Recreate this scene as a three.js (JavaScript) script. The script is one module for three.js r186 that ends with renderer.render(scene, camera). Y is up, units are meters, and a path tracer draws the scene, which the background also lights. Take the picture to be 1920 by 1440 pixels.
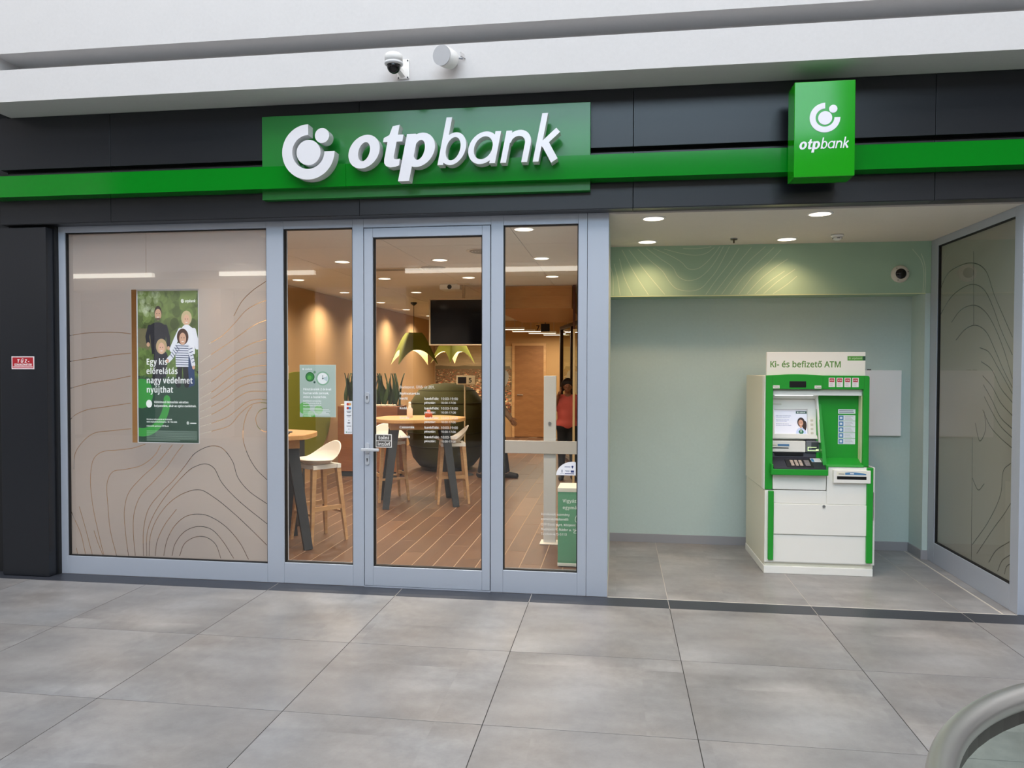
import * as THREE from 'three';
import { RoundedBoxGeometry } from 'three/addons/geometries/RoundedBoxGeometry.js';
import { mergeGeometries } from 'three/addons/utils/BufferGeometryUtils.js';
import { MarchingCubes } from 'three/addons/objects/MarchingCubes.js';
import { ImprovedNoise } from 'three/addons/math/ImprovedNoise.js';
import { RectAreaLightUniformsLib } from 'three/addons/lights/RectAreaLightUniformsLib.js';

// ---------------------------------------------------------------- camera, light, exposure
const scene = new THREE.Scene();
const R = Math.PI / 180;
const camera = new THREE.PerspectiveCamera(54.0, 4 / 3, 0.05, 120);
camera.position.set(0, 1.68, 5.524);
camera.rotation.order = 'YXZ';
camera.rotation.set(-1.2655 * R, 7.957 * R, 0.125 * R);
const renderer = new THREE.WebGLRenderer({ antialias: true });
renderer.toneMapping = THREE.LinearToneMapping;
renderer.toneMappingExposure = 1.0;
renderer.shadowMap.enabled = true;
RectAreaLightUniformsLib.init();
scene.background = new THREE.Color(0x000000);
const DAY = new THREE.Color(1.0, 0.955, 0.945);      // daylight through the milky roof glazing
const WARM = new THREE.Color(1.0, 0.87, 0.68);      // bank downlights
const GOLD = new THREE.Color(1.0, 0.64, 0.36);       // recess downlights
const SKY_L = 2.15, WINDOW_L = 3.0, SPOT_I = 8.6, ALCOVE_I = 2.8;
{
  const roof = new THREE.RectAreaLight(DAY, SKY_L, 21, 6.4);
  roof.position.set(0, 9.45, 5.6); roof.rotation.x = -Math.PI / 2; roof.name = 'skylight_daylight';
  scene.add(roof);
  const win = new THREE.RectAreaLight(new THREE.Color(0.58, 0.82, 1.05), WINDOW_L, 9.2, 3.2);
  win.position.set(-0.4, 7.8, 10.9); win.name = 'gallery_window_daylight';
  scene.add(win);
}

// ---------------------------------------------------------------- helpers
let seed = 7;
const rnd = () => { seed = (seed * 1664525 + 1013904223) % 4294967296; return seed / 4294967296; };
const noise = new ImprovedNoise();
const used = {};
function numbered(n) { if (!(n in used)) { used[n] = 0; return n; } used[n]++; return n + '_' + String(used[n]).padStart(3, '0'); }
function tag(o, label, category, group, kind) {
  o.userData.label = label;
  if (category) o.userData.category = category;
  if (group) o.userData.group = group;
  if (kind) o.userData.kind = kind;
  return o;
}
function thing(name, label, category, pos = [0, 0, 0], ry = 0, group) {
  const g = new THREE.Group(); g.name = numbered(name); g.position.set(...pos); g.rotation.y = ry; scene.add(g);
  return tag(g, label, category, group);
}
function struct(name, pos = [0, 0, 0], label) {
  const g = new THREE.Group(); g.name = name; g.position.set(...pos); scene.add(g); g.userData.kind = 'structure'; if (label) g.userData.label = label; return g;
}
function P(parent, name, geo, mat, pos, rot) {
  const m = new THREE.Mesh(geo, mat); m.name = parent === scene ? numbered(name) : name;
  if (pos) m.position.set(...pos); if (rot) m.rotation.set(...rot);
  parent.add(m); return m;
}
function dup(src, pos, ry, label) {
  const c = src.clone(); c.name = numbered(src.name.replace(/_\d{3}$/, '')); c.userData = { ...src.userData };
  c.position.set(...pos); c.rotation.y = ry || 0; if (label) c.userData.label = label; scene.add(c); return c;
}
const at = (g, x, y, z) => g.translate(x, y, z);
function uvBox(g0) {                                                  // texture coordinates in metres
  const g = g0.index ? g0.toNonIndexed() : g0, p = g.attributes.position, n = g.attributes.normal, uv = new Float32Array(p.count * 2);
  for (let i = 0; i < p.count; i++) {
    const ax = Math.abs(n.getX(i)), ay = Math.abs(n.getY(i)), az = Math.abs(n.getZ(i));
    const [u, v] = ay >= ax && ay >= az ? [p.getX(i), p.getZ(i)] : ax >= az ? [p.getZ(i), p.getY(i)] : [p.getX(i), p.getY(i)];
    uv[2 * i] = u; uv[2 * i + 1] = v;
  }
  g.setAttribute('uv', new THREE.BufferAttribute(uv, 2)); return g;
}
const bx = (x0, x1, y0, y1, z0, z1) => uvBox(at(new THREE.BoxGeometry(x1 - x0, y1 - y0, z1 - z0), (x0 + x1) / 2, (y0 + y1) / 2, (z0 + z1) / 2));
const rbx = (x0, x1, y0, y1, z0, z1, r = 0.006, s = 2) => uvBox(at(new RoundedBoxGeometry(x1 - x0, y1 - y0, z1 - z0, s, r), (x0 + x1) / 2, (y0 + y1) / 2, (z0 + z1) / 2));
const cyl = (r0, r1, h, n = 24) => new THREE.CylinderGeometry(r0, r1, h, n);
function merge(list) {
  return mergeGeometries(list.map((g) => { const k = g.index ? g.toNonIndexed() : g; for (const a of Object.keys(k.attributes)) if (!['position', 'normal', 'uv'].includes(a)) k.deleteAttribute(a); return k; }));
}
function bar(a, b, w0, d0, w1 = w0, d1 = d0) {                         // tapered square bar from a to b
  const A = new THREE.Vector3(...a), B = new THREE.Vector3(...b), L = A.distanceTo(B);
  const g = new THREE.BoxGeometry(1, L, 1), p = g.attributes.position;
  for (let i = 0; i < p.count; i++) { const top = p.getY(i) > 0; p.setX(i, p.getX(i) * (top ? w1 : w0)); p.setZ(i, p.getZ(i) * (top ? d1 : d0)); }
  g.computeVertexNormals(); g.translate(0, L / 2, 0);
  g.applyQuaternion(new THREE.Quaternion().setFromUnitVectors(new THREE.Vector3(0, 1, 0), B.clone().sub(A).normalize())); g.translate(...a);
  return uvBox(g);
}
function rod(a, b, r, n = 10) {
  const A = new THREE.Vector3(...a), B = new THREE.Vector3(...b), g = cyl(r, r, A.distanceTo(B), n);
  g.translate(0, A.distanceTo(B) / 2, 0); g.applyQuaternion(new THREE.Quaternion().setFromUnitVectors(new THREE.Vector3(0, 1, 0), B.clone().sub(A).normalize())); g.translate(...a); return g;
}
const tube = (pts, r, n = 40, k = 10) => new THREE.TubeGeometry(new THREE.CatmullRomCurve3(pts.map((p) => new THREE.Vector3(...p))), n, r, k, false);
function poly(pts) { const s = new THREE.Shape(); pts.forEach(([x, y], i) => (i ? s.lineTo(x, y) : s.moveTo(x, y))); s.closePath(); return s; }
function rectShape(x0, x1, y0, y1) { return poly([[x0, y0], [x1, y0], [x1, y1], [x0, y1]]); }
function rectHole(s, x0, x1, y0, y1) { const h = new THREE.Path(); h.moveTo(x0, y0); h.lineTo(x0, y1); h.lineTo(x1, y1); h.lineTo(x1, y0); h.closePath(); s.holes.push(h); return s; }
const ext = (shape, depth, bevel = 0, seg = 24) => new THREE.ExtrudeGeometry(shape, { depth, bevelEnabled: bevel > 0, bevelThickness: bevel, bevelSize: bevel, bevelOffset: -bevel, bevelSegments: 1, curveSegments: seg });
function surf(f, nu, nv) {                                             // open sheet from f(u, v)
  const pos = [], uv = [], idx = [];
  for (let j = 0; j <= nv; j++) for (let i = 0; i <= nu; i++) { pos.push(...f(i / nu, j / nv)); uv.push(i / nu, j / nv); }
  for (let j = 0; j < nv; j++) for (let i = 0; i < nu; i++) { const a = j * (nu + 1) + i, b = a + 1, c = a + nu + 1, d = c + 1; idx.push(a, b, d, a, d, c); }
  const g = new THREE.BufferGeometry(); g.setAttribute('position', new THREE.Float32BufferAttribute(pos, 3)); g.setAttribute('uv', new THREE.Float32BufferAttribute(uv, 2)); g.setIndex(idx); g.computeVertexNormals(); return g;
}
const lathe = (pts, n = 32) => new THREE.LatheGeometry(pts.map(([x, y]) => new THREE.Vector2(x, y)), n);
function canvasTex(w, h, draw, srgb = true) {
  const c = document.createElement('canvas'); c.width = w; c.height = h; const x = c.getContext('2d'); draw(x, w, h);
  const t = new THREE.CanvasTexture(c); if (srgb) t.colorSpace = THREE.SRGBColorSpace; t.anisotropy = 8; return t;
}
function noiseTex(n, f, srgb = true) {
  const d = new Uint8Array(n * n * 4);
  for (let y = 0; y < n; y++) for (let x = 0; x < n; x++) { const c = f(x / n, y / n), i = 4 * (y * n + x); d[i] = c[0]; d[i + 1] = c[1]; d[i + 2] = c[2]; d[i + 3] = 255; }
  const t = new THREE.DataTexture(d, n, n, THREE.RGBAFormat); t.wrapS = t.wrapT = THREE.RepeatWrapping; t.magFilter = THREE.LinearFilter; t.minFilter = THREE.LinearMipmapLinearFilter; t.generateMipmaps = true;
  if (srgb) t.colorSpace = THREE.SRGBColorSpace; t.needsUpdate = true; return t;
}
// noise that repeats over the unit square
function tn(u, v, f, s) {
  const a = (x, y) => noise.noise(x * f + s, y * f + s * 1.7, s);
  const wu = u, wv = v;
  return (a(u, v) * (1 - wu) * (1 - wv) + a(u - 1, v) * wu * (1 - wv) + a(u, v - 1) * (1 - wu) * wv + a(u - 1, v - 1) * wu * wv);
}
const M = (color, roughness = 0.6, o = {}) => new THREE.MeshPhysicalMaterial({ color, roughness, ...o });
const emit = (c, i, base = 0xffffff) => new THREE.MeshStandardMaterial({ color: base, emissive: c, emissiveIntensity: i, roughness: 0.6 });

// ---------------------------------------------------------------- materials
const plaster = noiseTex(256, (u, v) => { const n = 234 + 2 * tn(u, v, 6, 3) + 3 * tn(u, v, 40, 5) + (rnd() - 0.5) * 3; return [n, n, n]; });
const whitePaint = M(0xe2e1e1, 0.75, { map: plaster });
const concrete = [0, 1, 2].map((k) => noiseTex(512, (u, v) => {
  const a = tn(u, v, 2.2, 11 + k * 7), b = tn(u * 0.6, v * 1.5, 6, 23 + k * 5), c = tn(u, v, 22, 31 + k), d = tn(u, v, 70, 41 + k);
  const n = 141 + 28 * a + 18 * b + 10 * c + 5 * d + (rnd() - 0.5) * 4, t = 5 * tn(u, v, 3, 57 + k);
  return [n + 2 + t, n + 1, n + 1 - t];
}));
const tileMats = concrete.map((t) => M(0xffffff, 0.36, { map: t }));
const groutDark = M(0x333231, 0.9), groutLight = M(0xc9c4bb, 0.85);
const anthraciteTile = M(0x3c4049, 0.42, { map: noiseTex(128, (u, v) => { const n = 235 + 12 * tn(u, v, 5, 3) + (rnd() - 0.5) * 10; return [n, n, n]; }) });
const alu = M(0xb3bbc8, 0.38, { metalness: 0.12 });
const aluDark = M(0x8f8f8c, 0.45);
const gasket = M(0x0c0c0e, 0.6);
const glass = M(0xffffff, 0.0, { transmission: 1, thickness: 0, ior: 1.72 });
const fasciaMat = M(0x1f2228, 0.28, { map: noiseTex(128, (u, v) => { const n = 244 + (rnd() - 0.5) * 10; return [n, n, n]; }) });
const fasciaBack = M(0x17181b, 0.7);
const green = M(0x037d18, 0.1);
const greenPanel = M(0x0c7d26, 0.3, { clearcoat: 0.5, clearcoatRoughness: 0.12 });
const greenBox = M(0x1a9a12, 0.1);
const letterWhite = M(0xdfdfe4, 0.3, { clearcoat: 0.4, clearcoatRoughness: 0.1 });
const letterEdge = M(0xc9c9c8, 0.5);
const mint = M(0xd2e6e2, 0.8, { map: plaster });
const mintDark = M(0xa6c6ae, 0.75, { map: plaster });
const skirting = M(0x9a9ba0, 0.6);
const cream = M(0xf0f0ea, 0.45), cream2 = M(0xe6e4d2, 0.5), atmGreen = M(0x1e9a2e, 0.38), navy = M(0x2c2e3a, 0.4), black = M(0x0b0b0d, 0.35), steel = M(0xb9bcbf, 0.28, { metalness: 0.9 });
const white = M(0xf3f3f1, 0.5), greyPlastic = M(0x8d9096, 0.45), charcoal = M(0x2f3338, 0.55);
const beigeWall = M(0xc9a172, 0.85, { map: plaster });
const ceilMat = M(0xe6e1dc, 0.85, { map: plaster });
const woodTex = (seed0, c0, c1) => noiseTex(256, (u, v) => {
  const w = 0.5 + 0.5 * Math.sin(30 * (v + 0.06 * tn(u * 0.5, v, 3, seed0)) + 5 * tn(u, v, 3, seed0 + 3)), f = tn(u * 0.15, v, 60, seed0 + 9), k = Math.min(1, Math.max(0, 0.35 + 0.3 * w + 0.5 * f));
  return [0, 1, 2].map((i) => c0[i] + (c1[i] - c0[i]) * k + (rnd() - 0.5) * 5);
});
const plankMats = [[92, 64, 45], [86, 59, 41], [99, 70, 50], [81, 55, 39]].map((c, i) => M(0xffffff, 0.42, { map: woodTex(5 + i * 3, c, c.map((k) => k * 1.16)) }));
const oak = M(0xffffff, 0.5, { map: woodTex(61, [190, 140, 88], [214, 166, 112]) });
const oakLeg = M(0xffffff, 0.5, { map: woodTex(71, [180, 136, 92], [208, 168, 122]) });
const brownWood = M(0xffffff, 0.55, { map: woodTex(81, [142, 86, 48], [170, 110, 64]) });
const olive = M(0x77791a, 0.8), oliveDark = M(0x4b4a26, 0.85);
const lampGlow = emit(new THREE.Color(1, 0.86, 0.66), 3.2);
const FILM_LINES=[[-4.425,1.926,-4.231,1.951,-3.973,1.954,-3.861,1.941],[-4.428,1.717,-4.233,1.743,-3.998,1.775,-3.863,1.786],[-4.43,1.494,-4.235,1.542,-4.0,1.578,-3.865,1.604],[-4.429,1.212,-4.369,1.278,-4.261,1.326,-4.073,1.356,-3.867,1.386],[-4.374,0.844,-4.36,0.974,-4.288,1.073,-4.193,1.139,-4.028,1.163,-3.864,1.181],[-4.114,0.145,-4.166,0.35,-4.211,0.566,-4.227,0.782,-4.195,0.934,-4.123,0.989,-3.983,1.007,-3.843,1.027,-3.738,1.06],[-4.003,0.15,-4.055,0.353,-4.076,0.569,-4.079,0.742,-4.031,0.829,-3.914,0.853,-3.774,0.889,-3.658,0.976,-3.611,1.052],[-3.898,0.153,-3.924,0.358,-3.929,0.53,-3.893,0.66,-3.775,0.792,-3.659,0.891,-3.566,0.989,-3.508,1.058],[-3.839,0.156,-3.854,0.36,-3.843,0.511,-3.788,0.642,-3.671,0.762,-3.555,0.882,-3.474,0.99,-3.417,1.059],[-3.767,0.158,-3.765,0.363,-3.72,0.536,-3.615,0.667,-3.499,0.777,-3.407,0.885,-3.315,0.993,-3.179,1.053,-3.089,1.039,-3.0,0.936,-2.956,0.81,-2.868,0.707,-2.713,0.606],[-3.739,0.159,-3.733,0.342,-3.674,0.494,-3.569,0.647,-3.43,0.8,-3.338,0.876,-3.225,0.91,-3.158,0.88,-3.091,0.765,-2.957,0.631,-2.714,0.449],[-3.718,0.16,-3.705,0.322,-3.639,0.474,-3.523,0.606,-3.385,0.684,-3.272,0.702,-3.159,0.647,-2.98,0.515,-2.715,0.281],[-3.665,0.162,-3.646,0.281,-3.582,0.412,-3.478,0.543],[-3.591,0.165,-3.56,0.295,-3.49,0.414,-3.387,0.492,-3.251,0.507,-3.16,0.478,-3.048,0.407,-2.937,0.284,-2.871,0.164],[-3.52,0.167,-3.492,0.265,-3.411,0.364,-3.297,0.41,-3.184,0.392,-3.094,0.31,-2.994,0.166],[-3.454,0.17,-3.412,0.268,-3.32,0.324,-3.229,0.327,-3.15,0.277,-3.102,0.162],[-4.275,0.14,-4.32,0.323,-4.39,0.473,-4.436,0.592],[-4.215,0.142,-4.277,0.368,-4.33,0.541],[-4.346,0.143,-4.36,0.202],[-4.121,0.145,-4.167,0.252,-4.201,0.349],[-2.982,2.077,-2.914,2.191,-2.825,2.274,-2.704,2.351],[-3.196,1.859,-3.083,1.921,-2.971,2.025,-2.882,2.118,-2.793,2.169,-2.705,2.2],[-3.269,1.712,-3.174,1.775,-3.039,1.858,-2.927,1.931,-2.816,2.003,-2.706,2.048],[-3.27,1.606,-3.152,1.67,-3.04,1.743,-2.928,1.816,-2.817,1.868,-2.706,1.895],[-3.27,1.501,-3.153,1.575,-3.04,1.66,-2.928,1.733,-2.817,1.775,-2.707,1.795],[-3.271,1.427,-3.153,1.491,-3.041,1.576,-2.929,1.649,-2.818,1.681,-2.707,1.692],[-3.271,1.374,-3.154,1.439,-3.041,1.513,-2.929,1.587,-2.818,1.618,-2.708,1.623],[-3.272,1.322,-3.154,1.375,-3.042,1.439,-2.93,1.524,-2.818,1.556,-2.708,1.563],[-3.272,1.269,-3.154,1.312,-3.042,1.376,-2.952,1.44,-2.863,1.483,-2.709,1.488],[-3.273,1.205,-3.155,1.239,-3.043,1.282,-2.953,1.346,-2.864,1.409,-2.775,1.425,-2.709,1.421],[-3.273,1.146,-3.155,1.175,-3.021,1.219,-2.931,1.315,-2.842,1.382,-2.764,1.4,-2.709,1.396],[-2.709,1.359,-2.764,1.341,-2.802,1.285,-2.787,1.212,-2.743,1.177,-2.71,1.171],[-2.831,1.378,-2.875,1.315,-2.905,1.21,-2.908,1.105,-2.866,0.98,-2.8,0.877,-2.712,0.795]];
const PARTITION_LINES=[[-1.403,2.328,-1.248,2.462,-1.028,2.506,-0.771,2.495,-0.578,2.413,-0.436,2.212,-0.302,2.051,-0.174,1.898],[-1.384,2.124,-1.184,2.258,-0.969,2.321,-0.765,2.33,-0.596,2.271,-0.455,2.127,-0.342,1.969,-0.17,1.774],[-1.15,2.059,-0.989,2.145,-0.76,2.169,-0.591,2.115,-0.451,2.007,-0.294,1.818,-0.165,1.609],[-1.062,1.909,-0.905,1.986,-0.73,2.012,-0.562,1.958,-0.423,1.822,-0.29,1.67,-0.163,1.547],[-0.652,1.838,-0.512,1.802,-0.375,1.692,-0.162,1.505],[-0.625,1.732,-0.462,1.67,-0.328,1.542,-0.16,1.443],[-0.598,1.625,-0.458,1.55,-0.324,1.436,-0.156,1.35],[-0.586,1.558,-0.455,1.452,-0.321,1.329,-0.153,1.258],[-0.569,1.469,-0.452,1.365,-0.319,1.266,-0.151,1.196],[-0.589,1.368,-0.471,1.254,-0.316,1.18,-0.149,1.123],[-0.774,2.587,-0.755,2.013],[-0.75,1.14,-0.733,0.197],[-0.647,0.264,-0.38,0.525,-0.256,0.636,-0.157,0.739],[-0.46,0.244,-0.353,0.358,-0.168,0.465],[-0.327,0.214,-0.266,0.305,-0.157,0.374],[-0.23,0.219,-0.203,0.279,-0.155,0.312],[-0.722,0.315,-0.47,0.55,-0.302,0.777,-0.266,0.952,-0.166,1.018],[-0.739,0.83,-0.64,0.754,-0.547,0.814],[-0.705,1.259,-0.628,1.129,-0.538,1.226,-0.566,1.358]];
const BULKHEAD_LINES=[[-0.042,2.346,-0.046,2.523,-0.076,2.636],[0.022,2.345,-0.003,2.506,-0.036,2.636],[0.137,2.344,0.061,2.505,0.012,2.683],[0.279,2.346,0.148,2.552,0.036,2.763],[0.426,2.349,0.259,2.551,0.099,2.762],[0.179,2.768,0.29,2.662,0.401,2.564,0.464,2.468,0.527,2.403,0.652,2.378,0.745,2.401,0.822,2.479,0.883,2.557,0.997,2.776],[0.258,2.771,0.384,2.676,0.495,2.595,0.542,2.515,0.621,2.474,0.714,2.488,0.791,2.543,0.867,2.636,0.943,2.777],[0.321,2.77,0.463,2.707,0.573,2.641,0.635,2.58,0.713,2.579,0.79,2.63,0.867,2.715,0.912,2.777],[0.415,2.763,0.572,2.721,0.697,2.702,0.789,2.717,0.866,2.77],[0.587,2.765,0.712,2.761,0.835,2.776],[0.792,2.345,0.884,2.478,0.991,2.618,1.081,2.758],[0.862,2.347,0.961,2.477,1.067,2.617,1.188,2.764],[0.931,2.346,1.038,2.492,1.159,2.631,1.309,2.769],[1.008,2.347,1.114,2.49,1.235,2.614,1.385,2.76],[1.085,2.346,1.205,2.505,1.341,2.628,1.445,2.736],[1.153,2.347,1.267,2.473,1.417,2.596,1.506,2.656],[1.222,2.346,1.327,2.44,1.477,2.548],[1.298,2.347,1.418,2.455,1.567,2.562],[1.381,2.346,1.494,2.423,1.583,2.499],[2.622,2.682,2.651,2.59,2.66,2.484,2.655,2.339],[2.549,2.722,2.622,2.621,2.645,2.514,2.64,2.339]];
// ---------------------------------------------------------------- mall floor
{
  const f = struct('floor', [0, 0, 0], 'grey concrete-look tiled floor of the mall passage');
  P(f, 'floor_bed', bx(-13.6, 13.6, -0.12, -0.002, -1.83, 11.2), groutDark);
  const W = 0.99, D = 0.925, geos = [];
  for (let k = 0; k < 6; k++) { const g = bx(-W / 2 + 0.0022, W / 2 - 0.0022, -0.012, 0, -D / 2 + 0.0018, D / 2 - 0.0018), uv = g.attributes.uv; const a = rnd(), b = rnd(); for (let i = 0; i < uv.count; i++) uv.setXY(i, uv.getX(i) * 0.8 + a, uv.getY(i) * 0.8 + b); geos.push(g); }
  for (let j = 0; j < 12; j++) for (let i = -9; i < 9; i++) {
    const z0 = j ? 0.221 + D * j : 0.198, first = j === 0;
    const m = P(f, 'floor_tile', geos[Math.floor(rnd() * 6)], tileMats[Math.floor(rnd() * 3)], [-3.59 + W * (i + 0.5), 0, z0 + D / 2 + (first ? 0.0115 : 0)], [0, rnd() < 0.5 ? Math.PI : 0, 0]);
    if (first) m.scale.z = 0.948 / D;
  }
  const dark = bx(-W / 2 + 0.002, W / 2 - 0.002, -0.012, 0, -0.097, 0.098);
  for (let i = -9; i < 10; i++) P(f, 'threshold_tile', dark, anthraciteTile, [-3.59 + W * (i + 0.5), 0, 0.0985]);
  P(f, 'grout_strip', bx(-13, 6.4, -0.012, -0.0015, 0, 0.198), groutLight);
  // floor of the recess for the cash machine
  P(f, 'grout_bed', bx(-0.07, 2.72, -0.012, -0.0015, -1.82, 0), groutLight);
  const xs = [-0.065, 0.37, 1.36, 2.35, 2.615];
  for (let k = 0; k < 4; k++) { const g = bx(xs[k] + 0.002, xs[k + 1] - 0.002, -0.012, 0, -1.815, -0.006); const uv = g.attributes.uv; for (let i = 0; i < uv.count; i++) uv.setXY(i, uv.getX(i) * 0.8 + k * 0.37, uv.getY(i) * 0.8); P(f, 'recess_tile', g, tileMats[k % 3]); }
  P(f, 'recess_tile', bx(2.63, 2.71, -0.012, 0, -1.815, -0.006), tileMats[1]);
  P(f, 'edge_profile', bx(-0.065, 2.705, -0.01, 0.002, -0.006, 0.003), M(0xd8d4cb, 0.4));
}
// ---------------------------------------------------------------- the mall round the shop front
{
  const w = struct('wall_front_upper', [0, 0, 0], 'white beam and upper wall over the shop front');
  P(w, 'beam', bx(-4.77, 13.6, 3.645, 3.88, -0.3, 0.45), whitePaint);
  P(w, 'recess_back', bx(-13.6, 13.6, 3.88, 4.0, -0.3, 0.2), whitePaint);
  P(w, 'recess_end', bx(-13.6, -4.62, 3.88, 4.0, 0.2, 0.45), whitePaint);
  P(w, 'upper_wall', bx(-13.6, 13.6, 4.0, 9.6, -0.3, 0.45), whitePaint);
  const n = struct('wall_left_neighbour', [0, 0, 0]);
  P(n, 'wall_panel', bx(-13.6, -4.885, 0, 3.88, -0.4, 0.02), fasciaBack);
  const r = struct('wall_right_neighbour', [0, 0, 0]);
  P(r, 'wall_panel', bx(2.95, 13.6, 0, 2.9, -0.4, -0.02), M(0x77797c, 0.7));
  P(r, 'side_room_wall', bx(5.2, 5.3, 0, 2.9, -3, -0.4), M(0x5c5a52, 0.9));
  P(r, 'side_room_back', bx(2.7, 5.3, 0, 2.9, -3.1, -3), M(0x5c5a52, 0.9));
  P(r, 'side_room_ceiling', bx(2.7, 5.3, 2.9, 3.0, -3.1, -0.02), M(0x77756c, 0.9));
  P(r, 'side_room_floor', bx(2.72, 5.3, -0.1, -0.001, -3.1, -0.0), M(0x77756c, 0.9));
  const o = struct('wall_opposite', [0, 0, 0]);
  const shopDark = M(0x2b2a2a, 0.9);
  const cols = [[-13.6, -13.2], [-10.84, -9.16], [-6.855, -4.716], [1.6, 3.6], [8, 10]];
  for (const [a, b] of cols) P(o, 'column', bx(a, b, 0, 3.5, 10.9, 11.5), whitePaint);
  P(o, 'lintel', bx(-13.6, 13.6, 3.5, 3.74, 10.95, 11.5), M(0xb9a992, 0.8));
  P(o, 'upper_wall', bx(-13.6, -11.6, 3.93, 9.6, 10.95, 11.5), whitePaint);
  P(o, 'gallery_cladding', bx(-11.6, 13.6, 5.2, 6.2, 10.95, 11.5), M(0x3a3d42, 0.8)); P(o, 'gallery_front', bx(-11.6, 13.6, 3.93, 5.2, 10.95, 11.5), whitePaint); for (const [a, b] of [[-11.6, -5], [4.2, 13.6]]) P(o, 'gallery_cladding', bx(a, b, 6.2, 6.4, 10.95, 11.5), M(0x3a3d42, 0.8));
  for (const [a, b, c, d] of [[-6.5, -5, 6.4, 9.6], [-5, 4.2, 9.4, 9.6]]) P(o, 'upper_wall', bx(a, b, c, d, 10.95, 11.5), whitePaint);
  for (const [a, b] of [[-11.6, -6.5], [4.2, 13.6]]) P(o, 'gallery_cladding', bx(a, b, 6.4, 9.6, 10.95, 11.5), M(0x6f7276, 0.8));
  P(o, 'light_slot', bx(-13.6, 13.6, 3.74, 3.93, 11.2, 11.5), whitePaint);
  P(o, 'shop_back', bx(-13.6, 13.6, 0, 3.7, 40, 40.2), shopDark);
  P(o, 'shop_ceiling', bx(-13.6, 13.6, 3.3, 3.5, 11.5, 40), shopDark);
  P(o, 'shop_floor', bx(-13.6, 13.6, -0.1, -0.001, 11.2, 40), M(0x4a4744, 0.6));
  for (const x of [-13.7, 13.6]) P(o, 'shop_side', bx(x, x + 0.1, 0, 3.5, 11.5, 40), shopDark);
  for (const [k, x0, x1] of [[0, -13.2, -10.84], [1, -9.16, -6.855], [2, -4.716, 1.6], [3, 3.6, 8]]) {
    const s = tag(P(scene, 'strip_light', bx(x0, x1, 3.79, 3.88, 10.83, 10.94), emit(new THREE.Color(1, 0.93, 0.78), 4.5)), ['long light strip over the far left bay across the passage', 'short light strip between two white columns across the passage', 'longest light strip over the wide dark bay across the passage', 'light strip right of the third white column across the passage'][k], 'strip light', 'light strips across the passage');
    const l = new THREE.RectAreaLight(new THREE.Color(1, 0.95, 0.85), 2, x1 - x0, 0.12); l.position.set((x0 + x1) / 2, 3.835, 10.82); l.name = s.name + '_glow'; scene.add(l);
  }
  for (const x of [-13.7, 13.6]) { const s = struct(x < 0 ? 'wall_left' : 'wall_right', [0, 0, 0]); P(s, 'wall_panel', bx(x, x + 0.1, 0, 9.6, -0.3, 11.5), whitePaint); }
  const c = struct('ceiling', [0, 0, 0], 'white roof of the mall with a long glazed opening');
  P(c, 'roof_slab', bx(-13.6, 13.6, 9.6, 9.8, -0.3, 2.2), whitePaint); P(c, 'roof_slab', bx(-13.6, 13.6, 9.6, 9.8, 9.0, 11.5), whitePaint);
  P(c, 'roof_slab', bx(-13.6, -10.6, 9.6, 9.8, 2.2, 9.0), whitePaint); P(c, 'roof_slab', bx(10.6, 13.6, 9.6, 9.8, 2.2, 9.0), whitePaint);
  const gw = thing('gallery_window', 'wide bright gallery window high on the wall across the passage', 'window', [-0.4, 6.2, 11]);
  for (let k = 0; k < 5; k++) P(gw, 'window_pane', bx(-4.6 + k * 1.84 + 0.03, -4.6 + (k + 1) * 1.84 - 0.03, 0.03, 3.17, 0, 0.03), emit(new THREE.Color(0.6, 0.86, 1.0), 1.0));
  for (let k = 0; k < 6; k++) P(gw, 'window_bar', bx(-4.63 + k * 1.84, -4.57 + k * 1.84, 0, 3.2, -0.03, 0.05), alu);
  const sk = thing('skylight_window', 'milky glazed roof light over the mall passage', 'skylight', [0, 9.6, 5.6]);
  const milky = emit(DAY, 1.2);
  for (let k = 0; k < 8; k++) P(sk, 'pane', bx(-10.6 + k * 2.65 + 0.02, -10.6 + (k + 1) * 2.65 - 0.02, 0, 0.03, -3.4, 3.4), milky);
  for (let k = 0; k < 9; k++) P(sk, 'glazing_bar', bx(-10.63 + k * 2.65, -10.57 + k * 2.65, -0.06, 0.06, -3.4, 3.4), alu);
}
// ---------------------------------------------------------------- dark fascia over the shop front
{
  const f = struct('trim_1', [0, 0, 0], 'anthracite cladding band above the shop front');
  P(f, 'backing', bx(-4.86, 6, 2.83, 3.645, -0.1, 0.04), fasciaBack);
  const xs = [-4.87, -3.911, -1.9, 0.103, 2.094, 4.1, 6];
  for (let k = 0; k < 6; k++) {
    P(f, 'cladding_panel', rbx(xs[k] + 0.0015, xs[k + 1] - 0.0015, 3.235, 3.643, 0.04, 0.12, 0.002, 1), fasciaMat);
    P(f, 'cladding_panel', rbx(xs[k] + (k ? 0.0015 : 0.06), xs[k + 1] - 0.0015, 2.99, 3.205, 0.03, 0.105, 0.002, 1), fasciaMat);
    P(f, 'cladding_panel', rbx(xs[k] + 0.0015, xs[k + 1] - 0.0015, 2.806, 3.0, 0.035, 0.12, 0.002, 1), fasciaMat);
    P(f, 'soffit_panel', bx(xs[k] + 0.0015, xs[k + 1] - 0.0015, 2.802, 2.83, -0.005, 0.115), fasciaMat);
  }
  const g = struct('trim_2', [0, 0, 0], 'anthracite clad pillar at the left end of the shop front');
  P(g, 'pillar_cladding', rbx(-4.885, -4.475, 0.004, 2.778, -0.1, 0.12, 0.003, 1), fasciaMat);
  P(g, 'pillar_back', bx(-4.87, -4.46, 0, 2.81, -0.12, 0.03), fasciaBack);
}
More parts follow.
